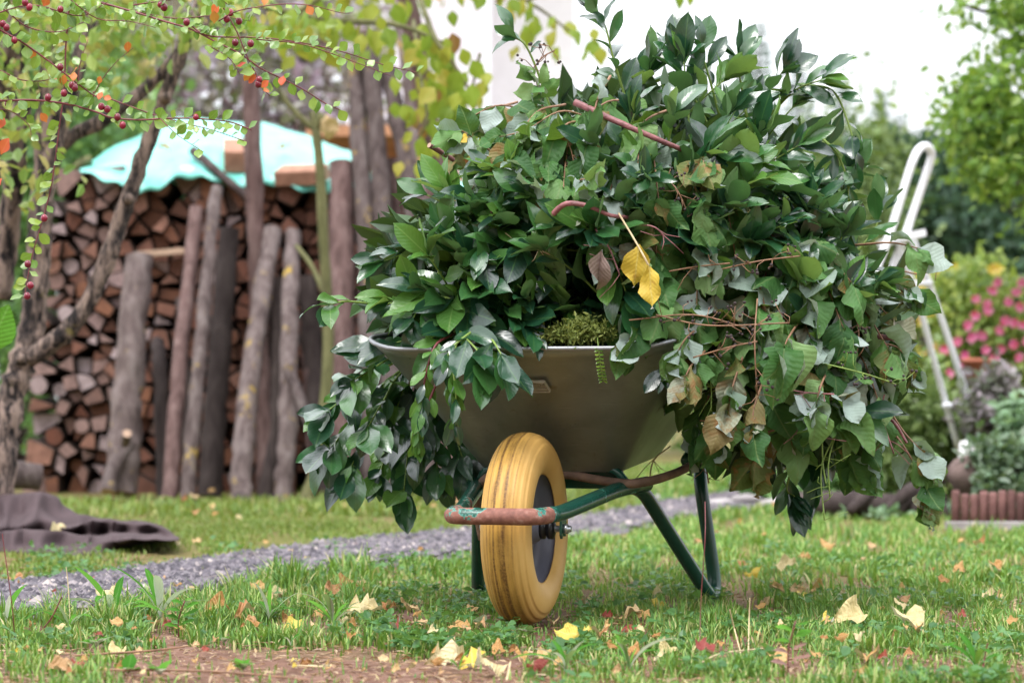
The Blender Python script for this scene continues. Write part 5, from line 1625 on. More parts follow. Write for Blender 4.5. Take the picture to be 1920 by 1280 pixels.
lau('arching laurel stem with sparse leaves on the right outline', [(1500, 160, 5.05), (1560, 170, 5.02), (1590, 230, 5.0), (1605, 300, 5.0), (1590, 360, 5.0)], 10, .08, 2, jit=.4)
lau('dangling laurel spray on the right outline below the crown', [(1520, 240, 5.02), (1570, 290, 5.0), (1590, 350, 5.0), (1585, 400, 5.0)], 10, .075, 3, hang=.6)
lau('laurel branch standing upright at the crown beside the pale one', [(1400, 220, 5.0), (1388, 150, 5.0), (1382, 110, 5.0)], 5, .085, 3)
lau('laurel tips standing up near the right end of the heap', [(1600, 480, 5.0), (1640, 430, 5.0), (1650, 390, 5.0)], 5, .085, 3)
# drooping fan at lower left, hanging outside the tray
fan = [((615, 770), 'laurel droop, uppermost spray pointing left below the rim'), ((620, 840), 'laurel droop, second spray pointing lower left'), ((655, 880), 'laurel droop, third spray from the left'),
       ((710, 895), 'laurel droop, spray hanging in the middle of the fan'), ((757, 920), 'laurel droop, spray hanging lowest with one long tip leaf'), ((820, 880), 'laurel droop, dark spray just left of the tray'), ((868, 860), 'laurel droop, spray tucked against the tray side'),
       ((660, 715), 'laurel droop, spray under the rim corner'), ((780, 830), 'laurel droop, dark spray inside the fan'), ((735, 790), 'laurel droop, inner spray with shaded leaves'), ((690, 800), 'laurel droop, spray between the left sprays')]
for i, ((px, py), lab) in enumerate(fan):
    lau(lab, [(830 + 8 * (i % 4), 635, 5.12), (790 + (px - 790) * .35, 640 + (py - 640) * .35, 5.14), (790 + (px - 790) * .7, 640 + (py - 640) * .68, 4.98 if px < 700 else 5.12), (px, py, 4.88 if px < 700 else 5.04)], 11, .102, 5, mats=[(.22 if px < 720 else .08, 'laurel_young')], group='laurel sprays drooping at lower left', hang=.25, face=Vector((-.2, -.75, .85)), start=.3, spread=.75)
# sprays hanging over the front of the tray
lau('bluish laurel spray with large leaves hanging over the tray front', [(850, 610, 4.72), (880, 640, 4.64), (905, 668, 4.6)], 5, .105, 5, hang=.5, face=Vector((.1, -1, .45)))
lau('small leaved light green spray hanging over the tray corner', [(850, 625, 4.72), (815, 650, 4.66), (795, 720, 4.65), (790, 770, 4.65)], 16, .055, 5, hang=.45, mats=[(.65, 'laurel_young')], stem='stem_wine')
lau('bright green spray tip dangling lowest in front of the tray', [(830, 690, 4.68), (805, 750, 4.66), (785, 800, 4.66), (782, 830, 4.66)], 12, .05, 6, hang=.7, mats=[(.95, 'laurel_young')], stem='stem_wine')
lau('leafy spray lying on the rim beside the bluish one', [(930, 600, 4.75), (880, 625, 4.66), (840, 665, 4.63), (850, 720, 4.63)], 12, .06, 4, hang=.4, mats=[(.5, 'laurel_young')])
lau('big bluish laurel leaves hanging farthest right in front of the tray', [(900, 610, 4.74), (925, 640, 4.62), (940, 665, 4.58)], 4, .105, 4, hang=.65, face=Vector((.15, -1, .55)))
lau('laurel sprig with folded leaves in the middle of the front spill', [(860, 620, 4.72), (850, 680, 4.62), (855, 740, 4.6), (850, 790, 4.62)], 11, .06, 4, hang=.6, mats=[(.5, 'laurel_young')])
lau('dark laurel leaf tuft lying on the rim left of the moss', [(960, 590, 4.8), (985, 605, 4.7), (1000, 625, 4.66)], 4, .085, 3, hang=.3)
lau('laurel tuft with bright young rosette above the moss', [(1000, 620, 4.8), (1000, 580, 4.72), (990, 560, 4.68)], 6, .085, 4, mats=[(.35, 'laurel_young')])
lau('light green laurel leaves standing just above the moss', [(1060, 620, 4.8), (1060, 585, 4.74), (1050, 570, 4.72)], 4, .085, 3, mats=[(.6, 'laurel_young')])
lau('laurel spray hanging lowest under the withered leaves at right', [(1500, 800, 4.95), (1490, 860, 4.92), (1475, 915, 4.92), (1490, 930, 4.9)], 9, .085, 4, hang=.7, group='laurel under the withered branches')
lau('second laurel spray hanging under the withered leaves at right', [(1560, 780, 4.95), (1540, 850, 4.95), (1530, 900, 4.95)], 8, .09, 3, hang=.7, group='laurel under the withered branches')
lau('bluish laurel leaves hanging over the rim beside the wilted leaf', [(1280, 620, 4.75), (1260, 660, 4.66), (1240, 690, 4.63)], 3, .085, 2, hang=.8)
lau('bright green laurel in the lower right of the heap', [(1480, 740, 4.8), (1560, 750, 4.75), (1610, 770, 4.72)], 8, .095, 3, mats=[(.5, 'laurel_young')], hang=.4)
lau('silvery blue rosette of laurel leaves in the centre of the heap', [(1200, 380, 4.9), (1210, 350, 4.68), (1215, 335, 4.62)], 2, .08, 6, face=Vector((0, -1, .9)))
lau('bluish laurel leaves hanging face on left of the centre', [(930, 430, 4.9), (915, 450, 4.74), (905, 465, 4.7)], 3, .095, 5, hang=.6, face=Vector((0, -1, .6)))
lau('bluish laurel leaf pair hanging in the middle of the heap', [(975, 440, 4.85), (975, 450, 4.72), (975, 460, 4.68)], 2, .095, 3, hang=.8, face=Vector((0, -1, .55)))

def wil(label, pts, nl=8, L=.085, tip=2, **kw):
    return branch('wilted_branch', label, kw.pop('group', 'wilted branches standing out of the heap'), [P(*q) for q in pts], 'wilt', nl, L, tip=tip, stem=kw.pop('stem', 'stem_brown'), r=.003, hang=kw.pop('hang', .7), face=kw.pop('face', Vector((.1, -.9, .3))), mats=kw.pop('mats', [(.14, 'wilt_brown')]), jit=.4, **kw)
wil('wilted twig with pale leaf undersides dangling at the far lower right', [(1640, 770, 4.9), (1690, 830, 4.86), (1725, 890, 4.85), (1740, 935, 4.85)], 10, .08, 4)
wil('wilted twig with one white leaf underside pointing right', [(1650, 740, 4.9), (1695, 810, 4.87), (1735, 850, 4.85)], 4, .085, 1, start=.7)
wil('twig with one large round green leaf at the right outline', [(1600, 460, 4.95), (1670, 455, 4.9), (1720, 465, 4.88)], 3, .09, 1, start=.5, hang=.5)
wil('leafy wilted spray at the right outline under the round leaf', [(1610, 520, 4.95), (1670, 530, 4.9), (1705, 545, 4.88)], 8, .075, 2, start=.4)
wil('withered tuft on the right outline below the pink stem', [(1610, 640, 4.9), (1680, 650, 4.85), (1710, 690, 4.84)], 9, .07, 2, start=.4)
wil('big wilted leaves hanging over the tray at the rim, left of the withered mass', [(1250, 600, 4.75), (1200, 615, 4.62), (1175, 640, 4.6)], 6, .085, 2, hang=1.0)
wil('green wilted leaves hanging over the tray front near its corner', [(1330, 600, 4.72), (1290, 630, 4.6), (1270, 660, 4.58)], 7, .085, 2, hang=1.0)
wil('browned leaves hanging lowest over the tray right side', [(1400, 650, 4.68), (1375, 720, 4.6), (1365, 770, 4.58)], 9, .09, 3, hang=1.0, mats=[(.8, 'wilt_brown')])
wil('browned leaf cluster hanging beside the big green leaf', [(1440, 690, 4.66), (1415, 760, 4.6), (1410, 800, 4.58)], 7, .085, 3, hang=1.0, mats=[(.65, 'wilt_brown')])
wil('tan crumpled leaves hanging on the tray side under the rim', [(1340, 640, 4.68), (1300, 680, 4.58), (1285, 705, 4.56)], 5, .075, 2, hang=1.0, mats=[(.75, 'wilt_brown')])
wil('large flat green leaves in front of the withered mass', [(1500, 600, 4.72), (1480, 630, 4.58), (1470, 650, 4.54)], 3, .12, 2, hang=1.0, mats=[], face=Vector((0, -1, .3)))
wil('large lobed leaves hanging in the lower right mass', [(1560, 680, 4.75), (1540, 720, 4.6), (1530, 760, 4.58)], 5, .11, 2, hang=1.0, mats=[])
wil('light green folded leaves on the right shoulder', [(1400, 480, 4.85), (1440, 450, 4.72), (1490, 450, 4.7)], 7, .10, 2, hang=.2, mats=[], face=Vector((0, -.7, .9)))
wil('pale grey green leaves hanging in the middle of the right droop', [(1600, 760, 4.85), (1620, 830, 4.8), (1640, 880, 4.8)], 9, .085, 3, hang=.9, mats=[])
wil('wilted tuft with tiny dark seed heads beside the top left laurel sprig', [(1030, 260, 4.95), (1015, 190, 4.9), (1005, 150, 4.88)], 8, .065, 2, hang=.5)
wil('yellowing wilted leaves at the far upper left outline of the heap', [(940, 300, 4.95), (890, 260, 4.9), (865, 245, 4.88)], 8, .075, 2, hang=.6, mats=[(.25, 'wilt_brown'), (.1, 'yellow_leaf')])
wil('silvery leaf undersides in the centre left of the heap', [(1080, 360, 4.8), (1085, 340, 4.64), (1100, 335, 4.6)], 5, .08, 2, hang=.3, face=Vector((0, .9, -.5)), mats=[])
wil('silvery crumpled leaf undersides left of the centre', [(940, 340, 4.85), (945, 310, 4.74), (955, 300, 4.7)], 4, .08, 2, hang=.6, face=Vector((0, .9, -.3)), mats=[])

# yellow leaves, the withered grey leaf, and the pink sticks
def oneleaf(name, lab, kind, idx, a, b, nrm, L, mat, group=None, cat='leaf', sx=1.0):
    o = put(name, LEAF[kind][idx], frame(a, (b - a), nrm, L, sx), None, MT[mat])
    return tag(o, lab, cat, group)
yl = empty('yellow_leaf_stalk', P(1165, 412, 4.56), 'thin pale stalk carrying two yellow leaves in the heap front', 'stalk')
mb = MB(); mb.tube(catmull([P(1160, 400, 4.58), P(1190, 450, 4.53), P(1207, 480, 4.51), P(1217, 500, 4.51)], 5), .002, 6); mb.build('stem', MT['stem_tan'], yl)
put('leaf', LEAF['wilt'][5], frame(P(1199, 458, 4.52), Vector((-.12, -.02, -1)), Vector((.15, -1, .1)), .088, 1.0), yl, MT['yellow_leaf'])
put('leaf', LEAF['wilt'][3], frame(P(1217, 497, 4.51), Vector((.12, -.02, -1)), Vector((-.3, -1, .1)), .092, .9), yl, MT['yellow_leaf'])['label'] = 'yellow leaf with brown stains'
oneleaf('withered_leaf', 'withered grey pink leaf left of the yellow leaves', 'wilt', 4, P(1130, 468, 4.55), P(1112, 560, 4.56), Vector((-.3, -1, .2)), .095, 'grey_leaf')
def pink(lab, pts, r, mat='stem_pink', **k):
    return stick('pruned_stick', [P(*q) for q in pts], r, MT[mat], lab, 'stick', 'pink pruned sticks in the heap', n=9, jit=.12)
pink('long straight pink stick lying across the top of the heap', [(1078, 192, 4.72), (1150, 225, 4.68), (1225, 258, 4.66), (1300, 290, 4.72)], (.0075, .005))
pink('crooked pink stick in the centre of the heap', [(1036, 402, 4.60), (1062, 382, 4.57), (1105, 387, 4.56), (1145, 404, 4.57), (1190, 408, 4.64)], (.0062, .0035))
pink('pink stick end poking out at the right outline', [(1590, 625, 4.85), (1640, 630, 4.78), (1698, 637, 4.76)], (.0055, .006))
pink('pink stick end poking out at the left outline near the posts', [(850, 300, 4.95), (805, 272, 4.9)], (.005, .006))
pink('pale pink forked twig at the lower right', [(1640, 770, 4.84), (1675, 790, 4.8), (1700, 830, 4.8)], (.004, .003))
# thin dry twigs with tiny heads
for i, (pts, lab) in enumerate([([(1180, 600, 4.58), (1300, 590, 4.54), (1400, 615, 4.53)], 'thin dry flower stalk lying along the rim'), ([(1230, 590, 4.56), (1330, 610, 4.52), (1480, 605, 4.52)], 'thin red brown twig above the hanging green leaves'),
                                ([(1300, 670, 4.56), (1370, 650, 4.5), (1420, 640, 4.5)], 'curved reddish twig beside the big flat leaf'), ([(1420, 560, 4.56), (1415, 640, 4.5), (1420, 740, 4.52)], 'pale reddish stalk hanging down in the withered mass'),
                                ([(1330, 510, 4.62), (1420, 490, 4.58), (1500, 480, 4.6)], 'brown withered stalk along the top of the drooping leaves'), ([(1230, 330, 4.66), (1265, 350, 4.6), (1290, 400, 4.6)], 'brown dried flower cluster right of the centre'),
                                ([(1040, 290, 4.78), (1065, 270, 4.72), (1080, 320, 4.7)], 'grey brown dried flower cluster in the upper left'), ([(985, 150, 4.9), (1015, 110, 4.88), (1040, 95, 4.88)], 'dark seed heads on thin stalks at the top left'),
                                ([(1540, 680, 4.64), (1620, 700, 4.62), (1680, 720, 4.66)], 'yellow green twig in the lower right mass'), ([(1590, 560, 4.75), (1610, 620, 4.7), (1600, 700, 4.7)], 'dry brown stalk near the right outline')]):
    c = catmull([P(*q) for q in pts], 6)
    root = empty('dry_stalk', c[0], lab, 'stalk', 'thin dry stalks in the heap')
    mb = MB(); mb.tube(c, .0016, 5)
    for k in range(9):
        a = random.choice(c[3:]); e = a + Vector((random.uniform(-.04, .04), random.uniform(-.02, .01), random.uniform(-.03, .04)))
        mb.tube([a, a.lerp(e, .5) + rv(.006), e], .0009, 4)
        for _ in range(2): put('seed_head', BEAD, Matrix.Translation(e + rv(.006)) @ Matrix.Scale(random.uniform(.0022, .004), 4), root)
    mb.build('stem', MT['stem_brown'] if i != 8 else MT['stem_green'], root)
for i in range(18):
    px, py = random.uniform(1240, 1690), random.uniform(470, 860)
    if i < 4: px, py = random.uniform(880, 1300), random.uniform(280, 460)
    Y, n, ex, ey = surf(px, py)
    a = P(px, py, Y - .06); e = a + Vector((random.uniform(-.05, .05), -.03, -random.uniform(.08, .2))) if i % 2 else a + Vector((random.uniform(.06, .15), -.03, random.uniform(-.04, .03)))
    c = catmull([a, a.lerp(e, .5) + rv(.02), e], 6)
    root = empty('dry_stalk', c[0], 'bare stalk in the leaves, ' + where(px, py), 'stalk', 'bare thin stalks tangled in the heap')
    mb = MB(); mb.tube(c, .0017, 5)
    for k in range(4):
        q = random.choice(c[3:]); f_ = q + Vector((random.uniform(-.05, .05), -.01, random.uniform(-.05, .03)))
        mb.tube([q, q.lerp(f_, .5) + rv(.006), f_], .001, 4)
    mb.build('stem', MT[random.choice(['stem_brown', 'stem_tan', 'stem_pink', 'stem_green'])], root)
# moss on the rim and the little hanging sprig
mp = np.concatenate([np.array([P(px, py, 4.67)] * m_) + RNG.normal(size=(m_, 3)) * np.array([.012, .02, .008]) for px, py, m_ in [(1035, 628, 260), (1060, 622, 420), (1085, 615, 420), (1110, 625, 460), (1130, 622, 260), (1080, 634, 420), (1095, 605, 220)]])
mo = empty('moss_tuft', P(1085, 632, 4.67), 'yellow green moss clump lying on the front rim', 'moss')
cloud('tuft', mp, .011, .35, MT['moss'], mo)
sg = empty('hanging_sprig', P(1125, 640, 4.62), 'tiny yellow green sprig hanging from the rim below the moss', 'sprig')
mb = MB(); c = catmull([P(1120, 632, 4.63), P(1122, 650, 4.615), P(1126, 685, 4.62), P(1131, 714, 4.63)], 5); mb.tube(c, .0012, 5); mb.build('stem', MT['stem_green'], sg)
for i, p in enumerate(c[5:]):
    for s in (1, -1): put('leaf', LEAF['coto'][i % 3], frame(p, Vector((s, -.3, -.4)), Vector((0, -.6, .8)), .010), sg, MT['coto'])
# filler leaves deep in the heap, coloured dark so the gaps look deep
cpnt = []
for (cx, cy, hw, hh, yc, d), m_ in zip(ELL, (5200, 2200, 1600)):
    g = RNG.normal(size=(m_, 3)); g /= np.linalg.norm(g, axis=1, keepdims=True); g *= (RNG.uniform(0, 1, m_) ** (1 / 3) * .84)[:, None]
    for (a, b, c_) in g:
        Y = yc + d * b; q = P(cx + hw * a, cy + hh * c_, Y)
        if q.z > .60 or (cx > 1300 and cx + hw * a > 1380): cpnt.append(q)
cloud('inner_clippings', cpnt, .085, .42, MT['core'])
tag(bpy.data.objects['inner_clippings'], 'leaves coloured dark for depth inside the heap of clippings', 'clippings', kind='stuff')

# ------------------------------------------------------------------ cotoneaster reaching in at upper left
YC = 4.75
cot = empty('berry_shrub', (-1.3, YC, 0), 'cotoneaster shrub with arching red twigs, small leaves and berries at upper left', 'shrub')
mb = MB(); mb.tube(catmull([(-1.3, YC, -.03), (-1.28, YC, .6), (-1.22, YC, 1.2), (-1.12, YC, 1.5)], 6), [.02 - .0006 * i for i in range(19)], 8, jit=.15); mb.build('stem', MT['stem_brown'], cot)
TW = [
 ([(-190, 200), (-60, 185), (0, 189), (60, 188), (124, 195), (180, 210), (210, 221), (262, 225), (319, 222), (375, 223), (431, 229), (472, 244)], .0028, 12, 1.0, .6),
 ([(124, 150), (172, 172), (232, 195), (285, 214), (338, 229), (398, 244), (458, 264)], .0018, 13, .9, .2),
 ([(300, 222), (322, 244), (345, 262), (382, 285)], .0012, 14, .9, 0),
 ([(-150, -40), (0, 56), (41, 79), (98, 120), (160, 168), (185, 184)], .0028, 10, 1.1, .5),
 ([(140, -80), (131, 0), (124, 75), (120, 169), (112, 232), (98, 338), (82, 405), (60, 480), (45, 560)], .0024, 13, 1.0, .7),
 ([(-40, -60), (142, -8), (210, 11), (262, 26), (311, 41), (360, 56), (409, 81), (450, 101), (488, 128), (525, 146), (570, 169), (608, 193), (637, 206)], .0026, 12, .95, .25),
 ([(360, 50), (394, 68), (488, 71), (562, 80), (640, 97), (720, 122), (782, 136)], .0018, 14, .95, .05),
 ([(480, 74), (560, 82), (620, 100), (680, 122), (732, 142)], .0014, 15, .9, 0),
 ([(410, 40), (442, 22), (488, 13), (536, 8), (585, 11), (637, 24), (660, 25)], .0014, 16, .95, 0),
 ([(395, -60), (412, 0), (428, 30), (446, 64), (461, 101), (480, 139), (488, 161), (506, 180)], .0020, 10, 1.1, .9),
 ([(120, -10), (180, 34), (240, 40), (292, 52)], .0014, 11, .9, .1),
 ([(165, 205), (185, 160), (215, 120), (250, 90)], .0014, 16, .8, 0),
 ([(145, 170), (150, 120), (165, 75)], .0013, 13, .8, 0),
 ([(-120, 60), (-20, 30), (60, 10), (150, 30), (200, 5)], .002, 9, 1.1, .6),
 ([(-120, 0), (-10, 10), (50, 50), (110, 60), (160, 40)], .002, 9, 1.1, .6),
 ([(-100, 120), (-10, 130), (40, 150), (90, 150), (125, 130)], .0018, 10, 1.0, .5),
 ([(-80, 240), (0, 205), (50, 230), (60, 260)], .0015, 12, 1.0, .2),
 ([(240, 20), (330, 35), (400, 30), (470, 40)], .0016, 11, 1.0, .4),
 ([(390, 85), (430, 110), (450, 140)], .0013, 9, 1.1, .2),
 ([(250, 10), (320, 0), (400, -5), (430, 10)], .0015, 10, 1.0, .4),
]
for pts, r, step, sz, ber in TW:
    yo = random.uniform(-.12, .12)
    c = catmull([P(x, y, YC + yo + .05 * math.sin(x * .01)) for x, y in pts], 6); k = len(c)
    mb = MB(); mb.tube(c, [r * (1 - .55 * i / (k - 1)) for i in range(k)], 6)
    tw = mb.build('twig', MT['stem_wine'], cot)
    L = sum((c[i + 1] - c[i]).length for i in range(k - 1)); stepm = step * 1.12 / F * YC
    d_ = 0; nxt = 0; side = 1
    for i in range(k - 1):
        seg = (c[i + 1] - c[i]); l = seg.length
        while nxt < d_ + l:
            p = c[i] + seg * ((nxt - d_) / l)
            q = topx(p)
            nxt += stepm * random.uniform(.7, 1.3); side = -side
            if q[0] < -30 or q[1] < -30: continue
            tg = seg.normalized()
            upd = Vector((tg.z * -side, 0, tg.x * side))
            if random.random() < .3: upd = -upd
            dd = (tg * .55 + upd * .8 + Vector((random.uniform(-.35, .35), random.uniform(-.8, .5), random.uniform(-.2, .35))))
            red = random.random() < (.03 if ber < .8 else .16)
            put('leaf', random.choice(LEAF['coto']), frame(p, dd, Vector((random.gauss(0, .45), -.8, random.gauss(.5, .5))), .027 * sz * random.uniform(.7, 1.25)), tw, MT['coto_red'] if red else MT['coto'])
            if random.random() < ber * .06:
                for _ in range(random.choice((1, 1, 2))):
                    put('berry', BERRY, Matrix.Translation(p + Vector((random.uniform(-.012, .012), random.uniform(-.012, 0), random.uniform(-.016, .004)))) @ Matrix.Scale(random.uniform(.006, .0078), 4), tw)
        d_ += l
    for px, py in ():
        pass
tw0 = [o for o in cot.children if o.name.startswith('twig')]
for (px, py) in [(83, 409), (52, 495), (57, 535), (51, 555), (113, 126), (135, 160), (120, 175), (90, 183), (201, 205), (220, 220), (230, 235), (190, 200), (425, 36), (448, 40), (441, 80), (470, 82), (486, 150), (484, 158), (5, 45), (12, 52), (350, 42), (47, 5), (55, 14), (15, 195), (140, 165)]:
    put('berry', BERRY, Matrix.Translation(P(px, py, YC - .02)) @ Matrix.Scale(.0074, 4), tw0[4 if py > 300 else 0])
for (px, py, L) in [(532, 142, .024), (192, 172, .02), (193, 182, .02), (185, 158, .018), (88, 230, .024), (140, 135, .022), (398, 30, .03), (402, 45, .028), (490, 165, .022), (6, 215, .04), (2, 290, .04), (4, 335, .035), (505, 170, .02)]:
    put('leaf', LEAF['coto'][0], frame(P(px, py, YC - .03), Vector((random.uniform(-.3, .8), -.2, random.uniform(-.6, .6))), Vector((random.uniform(-.3, .3), -1, .3)), L), tw0[5], MT['coto_red'])
# a broader green leaf close to the left edge
oneleaf('green_leaf', 'blurred broad green leaf at the left edge of the picture', 'lime', 1, P(-22, 660, 5.6), P(12, 580, 5.6), Vector((0, -1, .2)), .13, 'weed')

# ------------------------------------------------------------------ fallen leaves
def fallen(px, py, size, mat, lab, idx=None, group=None, tilt=.25, lift=.0):
    p = G(px, py)
    a = random.uniform(0, 6.28)
    d = Vector((math.cos(a), math.sin(a), random.uniform(-.05, .25)))
    k, h = gdens(px, py)
    z = lift + (.012 if k < .35 else .034)
    me_ = LEAF['fall'][idx if idx is not None else random.randrange(len(LEAF['fall']))]
    nn = Vector((random.gauss(0, tilt), -.75 + random.gauss(0, tilt), 1))
    s = size / F * p.y
    p = p - d.normalized() * s * .5; p.z = z
    o = put('fallen_leaf', me_, frame(p, d, nn, s), None, MT[mat])
    return tag(o, lab, 'leaf', group or 'fallen leaves on the lawn')
HAND = [(200, 1142, 72, 'fall_cream', 'large pale cream leaf caught in the plantain at lower left', 2), (285, 1180, 50, 'fall', 'tan leaf lying left of the brown curled leaf', 0), (400, 1172, 62, 'fall', 'big crumpled tan leaf in the middle of the left grass strip', 0),
        (470, 1180, 66, 'fall', 'large curled brown leaf in the left grass strip', 5), (550, 1187, 44, 'fall_yellow', 'bright yellow leaf at the edge of the bare soil', 2), (680, 1165, 80, 'fall_cream', 'large cream curled leaf left of the wheel', 3),
        (215, 1235, 52, 'fall_cream', 'pale leaf near the bottom left corner', 0), (150, 1255, 40, 'fall_red', 'dark red leaf on the ground near the bottom left corner', 1), (120, 1265, 60, 'fall', 'tan leaf at the very bottom left', 0),
        (845, 1240, 92, 'fall_cream', 'large oak shaped cream leaf on the soil below the wheel', 3), (885, 1250, 80, 'fall_yellow', 'yellow green lobed leaf on the soil below the wheel', 4), (915, 1265, 100, 'fall_cream', 'long tan leaf at the bottom edge below the wheel', 1),
        (870, 1190, 56, 'fall', 'curled orange brown leaf left of the wheel foot', 5), (1065, 1222, 54, 'fall_yellow', 'golden orange leaf right of the wheel foot', 2), (1195, 1165, 54, 'fall', 'rolled orange brown leaf in front of the barrow leg', 5),
        (1185, 1190, 48, 'fall_red', 'purplish brown leaf under the rolled leaf', 1), (1125, 1222, 46, 'fall', 'small tan leaf between wheel and bottom edge', 0), (1245, 1230, 50, 'fall_cream', 'cream leaf in front of the barrow legs', 0),
        (1190, 1235, 42, 'fall', 'rust brown leaf at the lower middle', 1), (1320, 1252, 52, 'fall_red', 'pink red leaf near the bottom middle right', 2), (1460, 1250, 66, 'fall', 'orange leaf behind the reddish seedling', 0),
        (1590, 1190, 80, 'fall_cream', 'large pale yellow leaf on the right lawn', 0), (1710, 1200, 84, 'fall_cream', 'large cream orange leaf right of the pale yellow one', 0), (1630, 1245, 70, 'fall', 'orange curled leaf near the bottom right', 0),
        (1625, 1112, 44, 'fall_red', 'pink brown leaf far out on the right lawn', 1), (1475, 1085, 46, 'fall_cream', 'pale leaf beyond the barrow legs on the right lawn', 2), (1415, 1085, 40, 'fall_yellow', 'small yellow tan leaf just right of the barrow leg', 1),
        (1530, 1112, 40, 'fall', 'upright tan leaf on the right lawn', 0), (1835, 1040, 34, 'fall', 'small orange leaf far right on the lawn', 0), (118, 1025, 64, 'fall_cream', 'pale orange leaf lying on the brown sheet edge', 0),
        (120, 1030, 0, '', '', 0), (660, 1180, 40, 'fall', 'brown leaf under the large cream curled leaf', 1), (1500, 1120, 36, 'fall_yellow', 'yellow speck leaf on the right lawn', 1), (1900, 1155, 40, 'fall', 'tan leaf at the right edge of the lawn', 5),
        (745, 1205, 40, 'fall_red', 'dark red brown crumpled leaf on the soil left of the wheel', 5), (935, 1230, 44, 'fall', 'rust leaf in front of the tyre', 1), (975, 1245, 50, 'fall', 'orange brown crumpled leaf below the tyre', 5), (1010, 1260, 48, 'fall_red', 'reddish leaf at the bottom edge near the middle', 1)]
for h in HAND:
    if h[2]: fallen(h[0], h[1], h[2], h[3], h[4], h[5])
GLM = [('large plantain', 215, 1150), ('bright yellow leaf', 550, 1187), ('curled brown leaf', 470, 1180), ('large cream leaf by the wheel', 680, 1165), ('tyre foot', 985, 1170), ('barrow leg foot', 1310, 1135), ('reddish seedling', 1480, 1240), ('large pale yellow leaf', 1590, 1190),
       ('large cream orange leaf', 1710, 1200), ('oak shaped cream leaf', 845, 1240), ('cloth sheet', 160, 1000), ('mossy post foot', 650, 945), ('stones beyond the path', 1440, 935), ('palisade border', 1820, 975), ('long soil twig', 400, 1262), ('grey pole with stub', 530, 950), ('dark herb stalks', 750, 1090), ('pink brown lawn leaf', 1625, 1112)]
def gwhere(px, py):
    nm, x, y = min(GLM, key=lambda l: (l[1] - px) ** 2 + (2.2 * (l[2] - py)) ** 2)
    dx, dy = px - x, 2.2 * (py - y); d = math.hypot(dx, dy)
    h = 'right' if dx > 0 else 'left'; v = 'beyond' if dy < 0 else 'in front of'
    rel = v if abs(dx) < .6 * abs(dy) else h + ' of'
    return '%s%s the %s' % ('just ' if d < 50 else ('' if d < 100 else 'well '), rel, nm)
ZN = [((20, 1090, 700, 1200), 34, 'small %s leaf among the grass of the left strip', 22, 44), ((20, 1200, 900, 1275), 36, 'small %s leaf on the bare soil in front', 14, 32), ((720, 1130, 1250, 1275), 44, 'small %s leaf in the grass around the wheel', 20, 40),
      ((1280, 1020, 1900, 1270), 60, 'small %s leaf scattered on the right lawn', 18, 38), ((330, 930, 900, 1060), 26, 'small %s leaf on the grass and path behind', 12, 26), ((1300, 960, 1900, 1030), 12, 'tiny %s leaf far back on the right lawn', 10, 20)]
for (x0, y0, x1, y1), n, lab, s0, s1 in ZN:
    for _ in range(n):
        px, py = random.uniform(x0, x1), random.uniform(y0, y1)
        mt = random.choices(['fall', 'fall_cream', 'fall_yellow', 'fall_red'], [9, 2, .5, .5])[0]
        word = {'fall': 'brown', 'fall_cream': 'cream', 'fall_yellow': 'yellow', 'fall_red': 'dark red'}[mt]
        fallen(px, py, random.uniform(s0, s1), mt, ('small %s leaf, %s' % (word, gwhere(px, py))), None, 'small fallen leaves on the ground')

# ------------------------------------------------------------------ weeds, seedlings, twigs in the grass
def rosette(px, py, n, L, lab, kind='strap', mat=None, up=1.1, name='weed_rosette', cat='weed', group=None):
    p = G(px, py)
    root = empty(name, p, lab, cat, group)
    for i in range(n):
        a = i * 6.283 / n + random.uniform(-.4, .4)
        d = Vector((math.cos(a), math.sin(a) * .8, up * random.uniform(.5, 1.6)))
        put('leaf', random.choice(LEAF[kind]), frame(p + Vector((0, 0, .006)), d, Vector((-.3 * math.cos(a), -.3 * math.sin(a), 1)), L * 1.25 / F * p.y * random.uniform(.45, 1.2)), root, MT[mat] if mat else None)
    return root
for (px, py, n, L, lab) in [(215, 1172, 16, 100, 'large plantain with broad strap leaves at lower left'), (130, 1185, 7, 80, 'plantain tuft left of the large plantain'), (300, 1165, 8, 110, 'tuft of upright strap leaves beside the tan leaf'),
                            (625, 1178, 10, 85, 'rosette of light strap leaves right of the yellow leaf'), (505, 1168, 8, 70, 'small strap leaf rosette behind the curled brown leaf'), (545, 1215, 4, 44, 'tiny green seedling on the soil below the yellow leaf'),
                            (1060, 1262, 9, 90, 'flat rosette at the bottom edge right of the wheel'), (1180, 1262, 8, 90, 'flat rosette at the bottom edge in the middle'), (10, 1185, 7, 95, 'plantain at the left edge'), (860, 1262, 6, 60, 'rosette on the soil under the wheel'),
                            (1830, 1262, 8, 70, 'weed rosette at the bottom right')]:
    rosette(px, py, n, L, lab, group='weed rosettes in the lawn')
for (px, py, n, L, lab) in [(420, 1210, 5, 40, 'small broad leaved weed on the soil under the brown leaf'), (455, 1262, 5, 46, 'broad leaved seedling on the soil near the bottom'), (180, 1218, 6, 46, 'light green leaf weed near the bottom left'), (300, 1270, 5, 60, 'big leaved weed at the bottom edge, left'),
                            (240, 1268, 5, 54, 'weed with green and red leaves at the bottom left'), (1650, 1275, 6, 50, 'leafy weed at the bottom edge, right'), (1770, 1230, 6, 44, 'broad weed on the right lawn'), (900, 1180, 7, 40, 'small leafy weed touching the tyre'), (990, 1195, 7, 40, 'small leafy weed in front of the tyre')]:
    rosette(px, py, n + 2, L * .62, lab, 'weed', None, .7, group='leafy weeds in the lawn')
